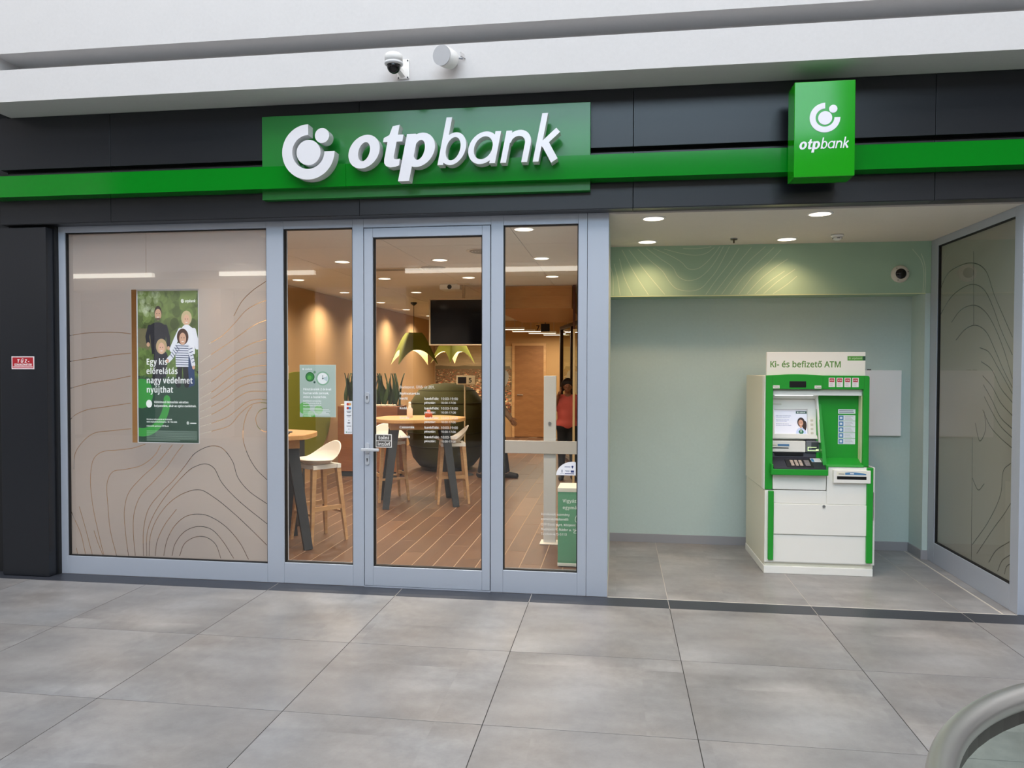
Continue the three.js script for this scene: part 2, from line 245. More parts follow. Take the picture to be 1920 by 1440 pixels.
// ---------------------------------------------------------------- aluminium shop front
function windowBay(name, x0, x1, y0, y1, parts, label) {
  const w = struct(name, [0, 0, 0], label);
  for (const p of parts) P(w, 'frame_member', rbx(...p, -0.085, 0, 0.003, 1), alu);
  const t = 0.007, za = -0.05, zb = -0.012;
  P(w, 'gasket', merge([bx(x0, x0 + t, y0, y1, za, zb), bx(x1 - t, x1, y0, y1, za, zb), bx(x0, x1, y1 - t, y1, za, zb), bx(x0, x1, y0, y0 + t, za, zb)]), gasket);
  P(w, 'glass_pane', new THREE.PlaneGeometry(x1 - x0, y1 - y0), glass, [(x0 + x1) / 2, (y0 + y1) / 2, -0.032]);
  return w;
}
{
  const w1 = windowBay('window_1', -4.405, -2.693, 0.145, 2.752, [[-4.478, -4.405, 0, 2.803], [-4.405, -2.693, 0, 0.145], [-4.405, -2.693, 2.752, 2.803]], 'large frosted shop window with engraved contour lines');
  windowBay('window_2', -2.555, -2.0, 0.16, 2.74, [[-2.693, -2.555, 0, 2.803], [-2.555, -2.0, 0, 0.16], [-2.555, -2.0, 2.74, 2.803], [-2.0, -1.912, 0, 2.803]], 'narrow clear window left of the entrance door');
  windowBay('window_3', -0.838, -0.286, 0.168, 2.728, [[-0.931, -0.838, 0, 2.803], [-0.838, -0.286, 0, 0.168], [-0.838, -0.286, 2.728, 2.803], [-0.286, -0.221, 0, 2.803], [-0.219, -0.065, 0, 2.803]], 'narrow clear window right of the entrance door');
  const d = struct('door_1', [0, 0, 0], 'glazed aluminium entrance door');
  P(d, 'head_member', rbx(-1.912, -0.931, 2.735, 2.803, -0.085, 0, 0.003, 1), alu);
  for (const p of [[-1.907, -1.838, 0.01, 2.73], [-0.997, -0.936, 0.01, 2.73], [-1.838, -0.997, 0.01, 0.157], [-1.838, -0.997, 2.66, 2.73]]) P(d, 'leaf_member', rbx(...p, -0.08, 0.003, 0.003, 1), alu);
  const t = 0.007, x0 = -1.838, x1 = -0.997, y0 = 0.157, y1 = 2.66;
  P(d, 'gasket', merge([bx(x0, x0 + t, y0, y1, -0.05, -0.01), bx(x1 - t, x1, y0, y1, -0.05, -0.01), bx(x0, x1, y1 - t, y1, -0.05, -0.01), bx(x0, x1, y0, y0 + t, -0.05, -0.01)]), gasket);
  P(d, 'joint_shadow_gap', merge([bx(-1.912, -1.907, 0.004, 2.735, -0.08, -0.02), bx(-0.936, -0.931, 0.004, 2.735, -0.08, -0.02), bx(-1.912, -0.931, 2.73, 2.735, -0.08, -0.02)]), gasket);
  P(d, 'glass_pane', new THREE.PlaneGeometry(x1 - x0, y1 - y0), glass, [(x0 + x1) / 2, (y0 + y1) / 2, -0.03]);
  P(d, 'sill_profile', bx(-1.912, -0.931, 0, 0.008, -0.085, 0.004), alu);
  // hardware
  for (const y of [1.448, 0.975, 1.062]) {
    const r = P(d, 'lock_rosette', ext((() => { const s = new THREE.Shape(), a = 0.017, b = 0.024; s.absarc(0, b, a, 0, Math.PI); s.absarc(0, -b, a, Math.PI, 2 * Math.PI); return s; })(), 0.008, 0.002), M(0xc3c8d0, 0.35, { metalness: 0.3 }), [-1.882, y, 0.003]);
    if (y !== 1.062) P(r, 'keyhole', merge([at(cyl(0.0055, 0.0055, 0.002, 14).rotateX(Math.PI / 2), 0, 0.006, 0.0095), bx(-0.003, 0.003, -0.014, 0.004, 0.0085, 0.0105)]), black);
  }
  const h = P(d, 'door_handle', merge([at(cyl(0.009, 0.009, 0.05, 14).rotateX(Math.PI / 2), -1.882, 1.055, 0.03), rbx(-1.915, -1.775, 1.044, 1.066, 0.045, 0.062, 0.005)]), M(0xd3d6da, 0.3, { metalness: 0.3 }));
  h.userData.label = 'silver lever handle';
  // frosted film with cut contour lines and a clear rectangle for the poster
  const X0 = -4.4, X1 = -2.698, Y0 = 0.15, Y1 = 2.747;
  const alpha = canvasTex(1340, 2044, (c, W, H) => {
    c.fillStyle = '#fff'; c.fillRect(0, 0, W, H); c.strokeStyle = '#000'; c.lineWidth = 3.6; c.lineJoin = 'round';
    for (const L of FILM_LINES) strokeLine(c, L, (x) => (x - X0) / (X1 - X0) * W, (y) => (Y1 - y) / (Y1 - Y0) * H);
    c.fillStyle = '#000'; c.fillRect(0.397 * W, 0, 2, 0.13 * H);
  }, false);
  const film = new THREE.ShapeGeometry(rectHole(rectShape(X0, X1, Y0, Y1), -3.853, -3.278, 1.07, 2.294));
  const p = film.attributes.position, uv = film.attributes.uv;
  for (let i = 0; i < p.count; i++) uv.setXY(i, (p.getX(i) - X0) / (X1 - X0), (p.getY(i) - Y0) / (Y1 - Y0));
  const fm = P(w1, 'frosted_film', film, M(0xc8bfb8, 0.93, { transmission: 0.4, thickness: 0, ior: 1.3, transparent: true, alphaMap: alpha }), [0, 0, -0.037]);
  fm.userData.label = 'milky frosted film with thin clear contour lines';
}
function strokeLine(c, L, fx, fy) {
  const pts = []; for (let i = 0; i < L.length; i += 2) pts.push(new THREE.Vector3(L[i], L[i + 1], 0));
  const q = pts.length > 2 ? new THREE.CatmullRomCurve3(pts, false, 'centripetal').getPoints(pts.length * 10) : pts;
  c.beginPath(); q.forEach((v, i) => (i ? c.lineTo(fx(v.x), fy(v.y)) : c.moveTo(fx(v.x), fy(v.y)))); c.stroke();
}
// ---------------------------------------------------------------- recess for the cash machine
{
  const l = struct('wall_alcove_left', [0, 0, 0]);
  P(l, 'wall_panel', bx(-0.2, -0.066, 0, 2.79, -4.2, -0.085), mint);
  const b = struct('wall_alcove_back', [0, 0, 0], 'pale mint back wall of the cash machine recess with a patterned bulkhead');
  P(b, 'niche_wall', bx(-0.07, 2.8, 0, 2.5, -1.95, -1.815), mint);
  P(b, 'bulkhead', bx(-0.066, 2.705, 2.335, 2.8, -1.95, -1.511), mintDark);
  P(b, 'bulkhead_edge', bx(-0.066, 2.662, 2.331, 2.337, -1.53, -1.508), M(0xd9e2b8, 0.6));
  const X0 = -0.066, X1 = 2.705, Y0 = 2.337, Y1 = 2.79;
  const t = canvasTex(2048, 336, (c, W, H) => { c.fillStyle = '#a6c6ae'; c.fillRect(0, 0, W, H); c.strokeStyle = 'rgba(235,240,215,0.75)'; c.lineWidth = 3; for (const L of BULKHEAD_LINES) strokeLine(c, L, (x) => (x - X0) / (X1 - X0) * W, (y) => (Y1 - y) / (Y1 - Y0) * H); });
  P(b, 'printed_covering', new THREE.PlaneGeometry(X1 - X0, Y1 - Y0), M(0xffffff, 0.75, { map: t }), [(X0 + X1) / 2, (Y0 + Y1) / 2, -1.5095]);
  P(b, 'pilaster', bx(2.66, 2.705, 0, 2.335, -1.82, -1.511), mint);
  const s = struct('baseboard_alcove', [0, 0, 0]);
  P(s, 'skirting', bx(-0.066, 2.66, 0, 0.08, -1.816, -1.803), skirting); P(s, 'skirting', bx(2.648, 2.66, 0, 0.08, -1.803, -1.511), skirting); P(s, 'skirting', bx(2.648, 2.705, 0, 0.08, -1.511, -1.5), skirting);
  const c = struct('ceiling_alcove', [0, 0, 0]);
  P(c, 'ceiling_panel', bx(-0.2, 2.8, 2.79, 2.95, -1.95, -0.005), M(0xf1eade, 0.8, { map: plaster }));
  // glazed partition on the right
  const g = struct('window_4', [0, 0, 0], 'frosted glass partition with contour lines beside the cash machine');
  P(g, 'frame_member', rbx(2.705, 2.86, 0, 2.803, -0.112, 0, 0.003, 1), alu);
  P(g, 'frame_member', rbx(2.705, 2.8, 0, 2.79, -1.51, -1.375, 0.003, 1), alu);
  P(g, 'frame_member', rbx(2.705, 2.8, 0, 0.178, -1.375, -0.112, 0.003, 1), alu);
  P(g, 'frame_member', rbx(2.705, 2.8, 2.727, 2.79, -1.375, -0.112, 0.003, 1), alu);
  P(g, 'gasket', merge([bx(2.712, 2.75, 0.178, 2.727, -1.375, -1.36), bx(2.712, 2.75, 0.178, 0.19, -1.375, -0.112), bx(2.712, 2.75, 2.717, 2.727, -1.375, -0.112)]), gasket);
  P(g, 'glass_pane', new THREE.PlaneGeometry(1.263, 2.549), glass, [2.722, 1.4525, -0.7435], [0, -Math.PI / 2, 0]);
  const A = canvasTex(900, 1816, (c2, W, H) => { c2.fillStyle = '#fff'; c2.fillRect(0, 0, W, H); c2.strokeStyle = '#5a5a5a'; c2.lineWidth = 5; for (const L of PARTITION_LINES) strokeLine(c2, L, (z) => (z + 1.375) / 1.263 * W, (y) => (2.727 - y) / 2.549 * H); }, false);
  P(g, 'frosted_film', new THREE.PlaneGeometry(1.263, 2.549), M(0xb4b6a8, 0.93, { transmission: 0.4, thickness: 0, ior: 1.3, transparent: true, alphaMap: A }), [2.729, 1.4525, -0.7435], [0, -Math.PI / 2, 0]);
}
// ---------------------------------------------------------------- bank hall behind the glass
const BACK = -12.5;
{
  const f = struct('floor_bank', [0, 0, 0], 'brown wood-look plank floor of the bank hall');
  P(f, 'plank_bed', bx(-4.6, -0.07, -0.1, -0.001, BACK, -0.0), M(0xa88c72, 0.9));
  const W = 0.182, L = 1.2, geos = [0, 1, 2, 3].map((k) => { const g = at(new THREE.BoxGeometry(W - 0.007, 0.012, L - 0.007), 0, -0.006, 0).toNonIndexed(), p = g.attributes.position, uv = g.attributes.uv; for (let i = 0; i < p.count; i++) uv.setXY(i, p.getZ(i) * 0.7 + k * 0.31, p.getX(i) * 0.9 + k * 0.27); return g; });
  let n = 0; const late = [];
  for (let j = 0; j < 11; j++) for (let i = 0; i < 24; i++) {
    const x = -4.45 + W * (i + 0.5), z = -0.1 - L * (j + 0.5) + ((i * 0.37) % 1) * L;
    const a = Math.min(z + L / 2, -0.002), b = Math.max(z - L / 2, BACK); if (a - b < 0.02) continue;
    const m = new THREE.Mesh(geos[n % 4], plankMats[Math.floor(rnd() * 4)]); m.name = 'floor_plank'; m.position.set(x, 0, (a + b) / 2); m.scale.z = (a - b) / L; n++; f.add(m);
  }
  const wl = struct('wall_bank_left', [0, 0, 0]); P(wl, 'wall_panel', bx(-4.6, -4.46, 0, 2.85, BACK - 0.1, -0.09), beigeWall);
  const wb = struct('wall_bank_back', [0, 0, 0]); P(wb, 'wall_panel', bx(-4.6, 0.05, 0, 2.85, BACK - 0.15, BACK), beigeWall);
  const wr = struct('wall_bank_right', [0, 0, 0]); P(wr, 'wall_panel', bx(-0.066, 0.05, 0, 2.85, BACK, -4.2), M(0xb3b27a, 0.85, { map: plaster }));
  const c = struct('ceiling_bank', [0, 0, 0], 'panelled suspended ceiling of the bank hall');
  P(c, 'ceiling_void', bx(-4.6, -0.1, 2.806, 2.95, BACK - 0.1, -0.09), M(0x8f8578, 0.9));
  const cg = bx(-0.597, 0.597, 2.8, 2.806, -0.597, 0.597);
  for (let j = 0; j < 11; j++) for (let i = 0; i < 4; i++) P(c, 'ceiling_panel', cg, ceilMat, [-4.46 + 0.6 + i * 1.2, 0, -0.69 - j * 1.2 + (j === 10 ? 0.0 : 0)]).visible = true;
  P(c, 'header_panel', bx(-4.46, -0.066, 2.803, 2.9, -0.09, 0.0), ceilMat);
  const bh = struct('trim_3', [0, 0, 0], 'veneered bulkhead hanging from the bank ceiling');
  P(bh, 'veneer_panel', bx(-1.72, -0.62, 2.49, 2.799, -8, -4.8), M(0xffffff, 0.5, { map: woodTex(91, [196, 140, 84], [212, 158, 100]) }));
  const dr = struct('door_2', [0, 0, 0], 'oak veneer door at the back of the bank hall');
  P(dr, 'door_leaf', rbx(-2.45, -1.75, 0.01, 2.2, BACK, BACK + 0.05, 0.004, 1), M(0xffffff, 0.5, { map: woodTex(97, [136, 92, 54], [158, 110, 68]) }));
  P(dr, 'door_handle', merge([rod([-2.37, 1.02, BACK + 0.05], [-2.37, 1.02, BACK + 0.1], 0.012), rod([-2.37, 1.02, BACK + 0.1], [-2.24, 1.02, BACK + 0.1], 0.012)]), steel);
  P(dr, 'door_frame', merge([bx(-2.51, -2.45, 0, 2.26, BACK, BACK + 0.06), bx(-1.75, -1.69, 0, 2.26, BACK, BACK + 0.06), bx(-2.45, -1.75, 2.2, 2.26, BACK, BACK + 0.06)]), oakLeg);
}
// ---------------------------------------------------------------- lettering of the sign (built from strokes and rings)
function strokeShape(pts, w) {
  const v = pts.map((p) => new THREE.Vector2(...p)), L = [], Rr = [];
  for (let i = 0; i < v.length; i++) {
    const a = v[Math.max(0, i - 1)], b = v[Math.min(v.length - 1, i + 1)], d = b.clone().sub(a).normalize(), ww = Array.isArray(w) ? w[0] + (w[1] - w[0]) * i / (v.length - 1) : w;
    L.push([v[i].x - d.y * ww / 2, v[i].y + d.x * ww / 2]); Rr.unshift([v[i].x + d.y * ww / 2, v[i].y - d.x * ww / 2]);
  }
  return poly([...L, ...Rr]);
}
function ell(cx, cy, rx, ry, path = new THREE.Shape(), cw = false) { path.absellipse(cx, cy, rx, ry, 0, 2 * Math.PI, cw, 0); return path; }
function ringShape(cx, cy, rx, ry, tx, ty) { const s = ell(cx, cy, rx, ry); s.holes.push(ell(cx, cy, rx - tx, ry - ty, new THREE.Path(), true)); return s; }
const arc = (cx, cy, rx, ry, a0, a1, n = 16) => Array.from({ length: n + 1 }, (_, i) => { const a = (a0 + (a1 - a0) * i / n) * R; return [cx + rx * Math.cos(a), cy + ry * Math.sin(a)]; });
const BL = 3.095, XH = 3.318;
const LETTERS = {
  o: [ringShape(-1.812, 3.2085, 0.113, 0.118, 0.071, 0.051)],
  t: [poly([[-1.652, 3.15], [-1.652, 3.27], [-1.685, 3.27], [-1.685, 3.298], [-1.648, 3.318], [-1.636, 3.378], [-1.586, 3.388], [-1.586, 3.318], [-1.545, 3.318], [-1.545, 3.27], [-1.586, 3.27], [-1.586, 3.165], [-1.58, 3.15], [-1.562, 3.146], [-1.538, 3.15], [-1.535, 3.103], [-1.56, 3.094], [-1.6, 3.091], [-1.63, 3.102], [-1.646, 3.12]])],
  p: [poly([[-1.52, 2.992], [-1.44, 2.992], [-1.44, 3.3], [-1.456, 3.32], [-1.52, 3.32]]), ringShape(-1.409, 3.206, 0.111, 0.119, 0.072, 0.05)],
  b: [poly([[-1.256, BL], [-1.216, BL], [-1.216, 3.424], [-1.256, 3.424]]), ringShape(-1.166, 3.205, 0.09, 0.113, 0.039, 0.033)],
  a: [poly([[-0.888, BL], [-0.848, BL], [-0.848, 3.314], [-0.888, 3.314]]), ringShape(-0.952, 3.2035, 0.104, 0.1115, 0.039, 0.033)],
  n: [poly([[-0.811, BL], [-0.771, BL], [-0.771, 3.314], [-0.811, 3.314]]), strokeShape([[-0.785, 3.235], ...arc(-0.716, 3.222, 0.072, 0.074, 150, 0, 14), [-0.644, BL]], 0.041)],
  k: [poly([[-0.585, BL], [-0.545, BL], [-0.545, 3.424], [-0.585, 3.424]]), strokeShape([[-0.548, 3.202], [-0.452, 3.306]], 0.043), strokeShape([[-0.53, 3.226], [-0.436, 3.098]], 0.048)],
};
const EMBLEM = (() => {
  const cx = -2.205, cy = 3.222, ro = 0.197, ri = 0.121;
  const c = poly([...arc(cx, cy, ro, ro, 90, 360, 60), ...arc(cx, cy, ri, ri, 360, 90, 60)]);
  return { ring: c, dot: ell(cx + 0.002, cy - 0.004, 0.09, 0.09), small: ell(cx + 0.104, cy + 0.113, 0.053, 0.053) };
})();
function skewed(g) { const p = g.attributes.position; for (let i = 0; i < p.count; i++) p.setX(i, p.getX(i) + 0.2 * (p.getY(i) - BL)); g.computeVertexNormals(); return g; }
function wordGeo(depth) { return Object.values(LETTERS).flat().map((s, i) => at(skewed(ext(s, depth, 0, 32)), 0, 0, (i % 2) * 0.0002)); }
{
  const s = thing('shop_sign', 'wide green sign board with raised white lettering and round emblem', 'sign', [0, 0, 0]);
  P(s, 'board', rbx(-2.633, -0.195, 2.924, 3.541, 0.12, 0.18, 0.003, 1), greenPanel);
  for (const k of Object.keys(LETTERS)) P(s, 'letter', merge(LETTERS[k].map((sh, i) => at(skewed(ext(sh, 0.085, 0, 32)), 0, 0, 0.252 + i * 0.0003))), [letterWhite, letterEdge][0]);
  const e = P(s, 'emblem', merge([EMBLEM.ring, EMBLEM.dot, EMBLEM.small].map((sh) => at(ext(sh, 0.085, 0, 48), 0, 0, 0.252))), letterWhite);
  for (const [x, y] of [[-2.2, 3.06], [-2.36, 3.3], [-2.2, 3.22], [-2.1, 3.335], [-1.88, 3.2], [-1.6, 3.2], [-1.48, 3.2], [-1.21, 3.3], [-0.86, 3.2], [-0.78, 3.2], [-0.53, 3.3]]) P(s, 'fixing_pin', rod([x, y, 0.175], [x, y, 0.256], 0.008), letterEdge);
  e.userData.label = 'white round emblem of an open ring with two dots';
  const b = thing('accent_band', 'glossy green band running along the dark fascia', 'band', [0, 0, 0]);
  for (const [x0, x1, z0] of [[-4.98, -2.634, 0.12], [-2.634, -1.957, 0.18], [-1.955, -0.194, 0.18], [-0.194, 1.3, 0.12], [1.302, 6, 0.12]]) P(b, 'band_section', bx(x0, x1, 2.99, 3.152, z0, 0.25), green);
  const q = thing('box_sign', 'upright green box sign with white emblem and small lettering', 'sign', [0, 0, 0]);
  P(q, 'housing', rbx(1.116, 1.487, 2.904, 3.509, 0.27, 0.45, 0.004, 2), greenBox);
  for (const [y0, y1] of [[3.16, 3.46], [2.94, 2.985]]) P(q, 'mounting_block', bx(1.16, 1.44, y0, y1, 0.12, 0.27), fasciaBack);
  const pr = M(0xe9e8f2, 0.35);
  const em = merge([EMBLEM.ring, EMBLEM.dot, EMBLEM.small].map((sh) => ext(sh, 0.002, 0, 40))); em.translate(2.205, -3.222, 0); em.scale(0.475, 0.475, 1); em.translate(1.303, 3.277, 0.4505);
  P(q, 'printed_emblem', em, pr);
  const wd = merge(wordGeo(0.002)); wd.translate(1.146, -3.2, 0); wd.scale(0.2, 0.215, 1); wd.translate(1.3, 3.103, 0.4505);
  P(q, 'printed_lettering', wd, pr);
}
// ---------------------------------------------------------------- camera and loudspeaker on the white beam
{
  const c = thing('dome_camera', 'white dome security camera on a wall bracket fixed to the beam', 'camera', [-1.5, 3.66, 0.45]);
  P(c, 'wall_plate', rbx(-0.01, 0.075, -0.002, 0.13, 0, 0.01, 0.004), white);
  P(c, 'bracket_arm', bar([0.03, 0.03, 0.005], [0.01, 0.05, 0.11], 0.03, 0.04), white);
  P(c, 'housing', at(lathe([[0.0001, 0.135], [0.046, 0.135], [0.056, 0.128], [0.06, 0.115], [0.06, 0.075], [0.0001, 0.075]], 40), 0, -0.01, 0.12), white);
  P(c, 'rim', at(lathe([[0.045, 0.076], [0.063, 0.076], [0.062, 0.064], [0.05, 0.056], [0.045, 0.06]], 40), 0, -0.01, 0.12), M(0xd9dadd, 0.4));
  P(c, 'smoked_dome', at(new THREE.SphereGeometry(0.046, 32, 16).scale(1, 1.05, 1), 0, 0.042, 0.12), M(0x101013, 0.12));
  for (const [x, y] of [[-0.0, 0.005], [0.065, 0.006], [0.065, 0.12]]) P(c, 'screw', at(cyl(0.005, 0.005, 0.006, 10).rotateX(Math.PI / 2), x, y, 0.011), charcoal);
  const s = thing('loudspeaker', 'white cylindrical loudspeaker with grey round front fixed to the beam', 'speaker', [-1.13, 3.69, 0.45]);
  const dir = new THREE.Group();
  const body = P(s, 'housing', lathe([[0, 0], [0.05, 0], [0.062, 0.015], [0.065, 0.06], [0.065, 0.13], [0, 0.13]], 48).rotateX(Math.PI / 2), white, [0.012, 0.06, 0.05], [0.12, -0.3, 0]);
  P(s, 'grille', cyl(0.0655, 0.0655, 0.006, 48).rotateX(Math.PI / 2).translate(0, 0, 0.133), M(0xb9babd, 0.7, { bumpMap: noiseTex(64, (u, v) => { const k = (Math.sin(u * 100) * Math.sin(v * 100) > 0) ? 255 : 90; return [k, k, k]; }, false), bumpScale: 0.0005 }), [0.012, 0.06, 0.05], [0.12, -0.3, 0]);
  P(s, 'bracket', merge([bar([0.09, 0.1, 0], [0.075, 0.09, 0.075], 0.008, 0.03), bar([0.02, 0.07, 0], [0.02, 0.065, 0.06], 0.05, 0.05)]), M(0xd0d0d0, 0.4));
  P(s, 'clamp_screw', rod([0.068, 0.06, 0.075], [0.094, 0.058, 0.075], 0.006), greyPlastic);
}
// ---------------------------------------------------------------- red fire-compartment plate on the pillar
function plane(parent, name, w, h, tex, pos, rot, rough = 0.5, o = {}) { return P(parent, name, new THREE.PlaneGeometry(w, h), M(0xffffff, rough, { map: tex, ...o }), pos, rot); }
{
  const t = canvasTex(512, 262, (c, W, H) => {
    c.fillStyle = '#f4e4e6'; c.fillRect(0, 0, W, H); c.fillStyle = '#b3202a'; c.fillRect(20, 20, W - 40, H - 40);
    c.fillStyle = '#fff'; c.textAlign = 'center'; c.font = 'bold 96px sans-serif'; c.setTransform(1, 0, -0.15, 1, 25, 0); c.fillText('T Ű Z -', W / 2, 130);
    c.setTransform(0.86, 0, -0.12, 1, 62, 0); c.font = 'bold 62px sans-serif'; c.fillText('SZAKASZHATÁR!', W / 2, 192); c.setTransform(1, 0, 0, 1, 0, 0);
    c.globalAlpha = 0.75; c.fillRect(34, 206, W - 68, 20);
  });
  const s = thing('fire_notice', 'small red and white fire notice on the dark pillar', 'sign', [-4.6845, 1.708, 0.12]);
  P(s, 'plate', rbx(-0.1, 0.1, -0.051, 0.051, 0, 0.003, 0.001, 1), white);
  plane(s, 'print', 0.199, 0.101, t, [0, 0, 0.0034]);
}
// ---------------------------------------------------------------- prints on the shop glass
const printMat = (t) => new THREE.MeshStandardMaterial({ map: t, transparent: true, roughness: 0.6 });
function glassPrint(name, label, category, x0, x1, y0, y1, w, draw, z = -0.0275) {
  const h = Math.round(w * (y1 - y0) / (x1 - x0));
  const g = new THREE.Mesh(new THREE.PlaneGeometry(x1 - x0, y1 - y0), printMat(canvasTex(w, h, draw)));
  g.name = numbered(name); g.position.set((x0 + x1) / 2, (y0 + y1) / 2, z); scene.add(g); return tag(g, label, category);
}
glassPrint('opening_hours', 'white opening hours lettering on the entrance door glass', 'lettering', -1.645, -1.16, 1.06, 1.56, 1000, (c, W, H) => {
  const f = (t, x, y, s, b) => { c.font = (b ? 'bold ' : '') + s + 'px sans-serif'; c.fillText(t, x, y); };
  c.fillStyle = '#f4f1ea';
  f('Budapest, Üllői út 201.', 12, 84, 56); f('Nyitvatartás', 12, 184, 54, true);
  ['Hétfő', 'Kedd', 'Szerda', 'Csütörtök', 'Péntek'].forEach((d, i) => {
    const y = 262 + i * 150; f(d, 12, y, 50, true); f('bankfiók:', 410, y, 52, true); f('10:00-19:00', 672, y, 52); f('pénztár:', 410, y + 62, 46, true); f('10:00-17:00', 672, y + 62, 46);
  });
});
glassPrint('push_pull_sticker', 'small framed push and pull sticker beside the door handle', 'sticker', -1.828, -1.7, 1.066, 1.168, 400, (c, W, H) => {
  c.fillStyle = '#efece6'; c.fillRect(0, 0, W, H); c.fillStyle = '#4a4540'; c.fillRect(20, 20, W - 40, H / 2 - 28); c.fillRect(20, H / 2 + 8, W - 40, H / 2 - 28);
  c.fillStyle = '#f6f3ee'; c.font = 'bold 118px sans-serif'; c.textAlign = 'center'; c.fillText('tolni', W / 2, H / 2 - 34);
  c.setTransform(-1, 0, 0, 1, W, 0); c.fillText('húzni', W / 2, H - 44);
});
glassPrint('emergency_contact', 'white emergency contact lettering low on the narrow glass', 'lettering', -0.56, -0.29, 0.42, 0.61, 700, (c, W, H) => {
  c.fillStyle = '#efece4'; c.font = '62px sans-serif';
  ['Rendkívüli esemény', 'esetén értesítendő:', 'OTP Bank Nyrt. Központ', 'Budapest V. Nádor u. 16', 'Telefon: 473-5113'].forEach((t, i) => c.fillText(t, 8, 70 + i * 92 + (i > 1 ? 14 : 0)));
});
glassPrint('funding_sticker', 'white quarter-round sticker with blue flag on the narrow glass', 'sticker', -0.445, -0.3, 0.884, 0.985, 400, (c, W, H) => {
  c.fillStyle = '#f2f1f5'; c.beginPath(); c.moveTo(W, H); c.lineTo(0, H); c.bezierCurveTo(8, H * 0.4, W * 0.42, 0, W * 0.86, 0); c.quadraticCurveTo(W, 0, W, 20); c.closePath(); c.fill();
  c.fillStyle = '#22356f'; c.fillRect(W * 0.74, H * 0.64, W * 0.17, H * 0.15); c.fillRect(W * 0.44, H * 0.86, W * 0.47, H * 0.06);
  c.beginPath(); c.arc(W * 0.83, H * 0.36, 20, 0, 7); c.fill(); c.beginPath(); c.moveTo(W * 0.79, H * 0.4); c.lineTo(W * 0.83, H * 0.52); c.lineTo(W * 0.87, H * 0.4); c.fill();
  c.fillStyle = '#5a6487'; c.fillRect(W * 0.43, H * 0.36, W * 0.3, H * 0.045); c.fillRect(W * 0.45, H * 0.66, W * 0.24, H * 0.03); c.fillRect(W * 0.5, H * 0.73, W * 0.19, H * 0.03);
  c.fillStyle = '#9aa0ad'; c.fillRect(W * 0.27, H * 0.6, W * 0.06, H * 0.2); c.fillRect(W * 0.2, H * 0.86, W * 0.2, H * 0.03);
});
glassPrint('card_sticker', 'tall white sticker with coloured card marks on the glass', 'sticker', -2.077, -2.004, 1.165, 1.419, 240, (c, W, H) => {
  c.fillStyle = '#f1f2f4'; c.fillRect(0, 0, W, H);
  for (const [y, a, b] of [[80, '#c8372d', '#e49a3a'], [180, '#c0392b', '#2f7fc0']]) { c.fillStyle = a; c.beginPath(); c.arc(W / 2 - 26, y, 34, 0, 7); c.fill(); c.fillStyle = b; c.globalAlpha = 0.85; c.beginPath(); c.arc(W / 2 + 26, y, 34, 0, 7); c.fill(); c.globalAlpha = 1; }
  c.fillStyle = '#555a63'; for (const [y, w, h] of [[250, 120, 16], [282, 90, 14], [360, 120, 16], [392, 84, 12], [540, 70, 26], [625, 130, 8], [640, 110, 8]]) c.fillRect(W / 2 - w / 2, y, w, h);
  c.fillStyle = '#333'; c.beginPath(); c.moveTo(W / 2 - 16, 480); c.lineTo(W / 2 + 16, 480); c.lineTo(W / 2, 512); c.fill(); c.fillStyle = '#aab'; c.beginPath(); c.arc(W / 2, 710, 14, 0, 7); c.fill();
  c.fillStyle = '#1f8a4a'; c.fillRect(40, 775, 30, 26); c.fillStyle = '#3a3f47'; c.font = 'bold 30px sans-serif'; c.fillText('otpbank', 80, 800);
});
function miniLogo(c, x, y, r) { c.lineWidth = r * 0.4; c.beginPath(); c.arc(x, y, r * 0.8, 0, Math.PI * 1.5); c.stroke(); c.beginPath(); c.arc(x, y, r * 0.42, 0, 7); c.fill(); c.beginPath(); c.arc(x + r * 0.55, y - r * 0.55, r * 0.26, 0, 7); c.fill(); }
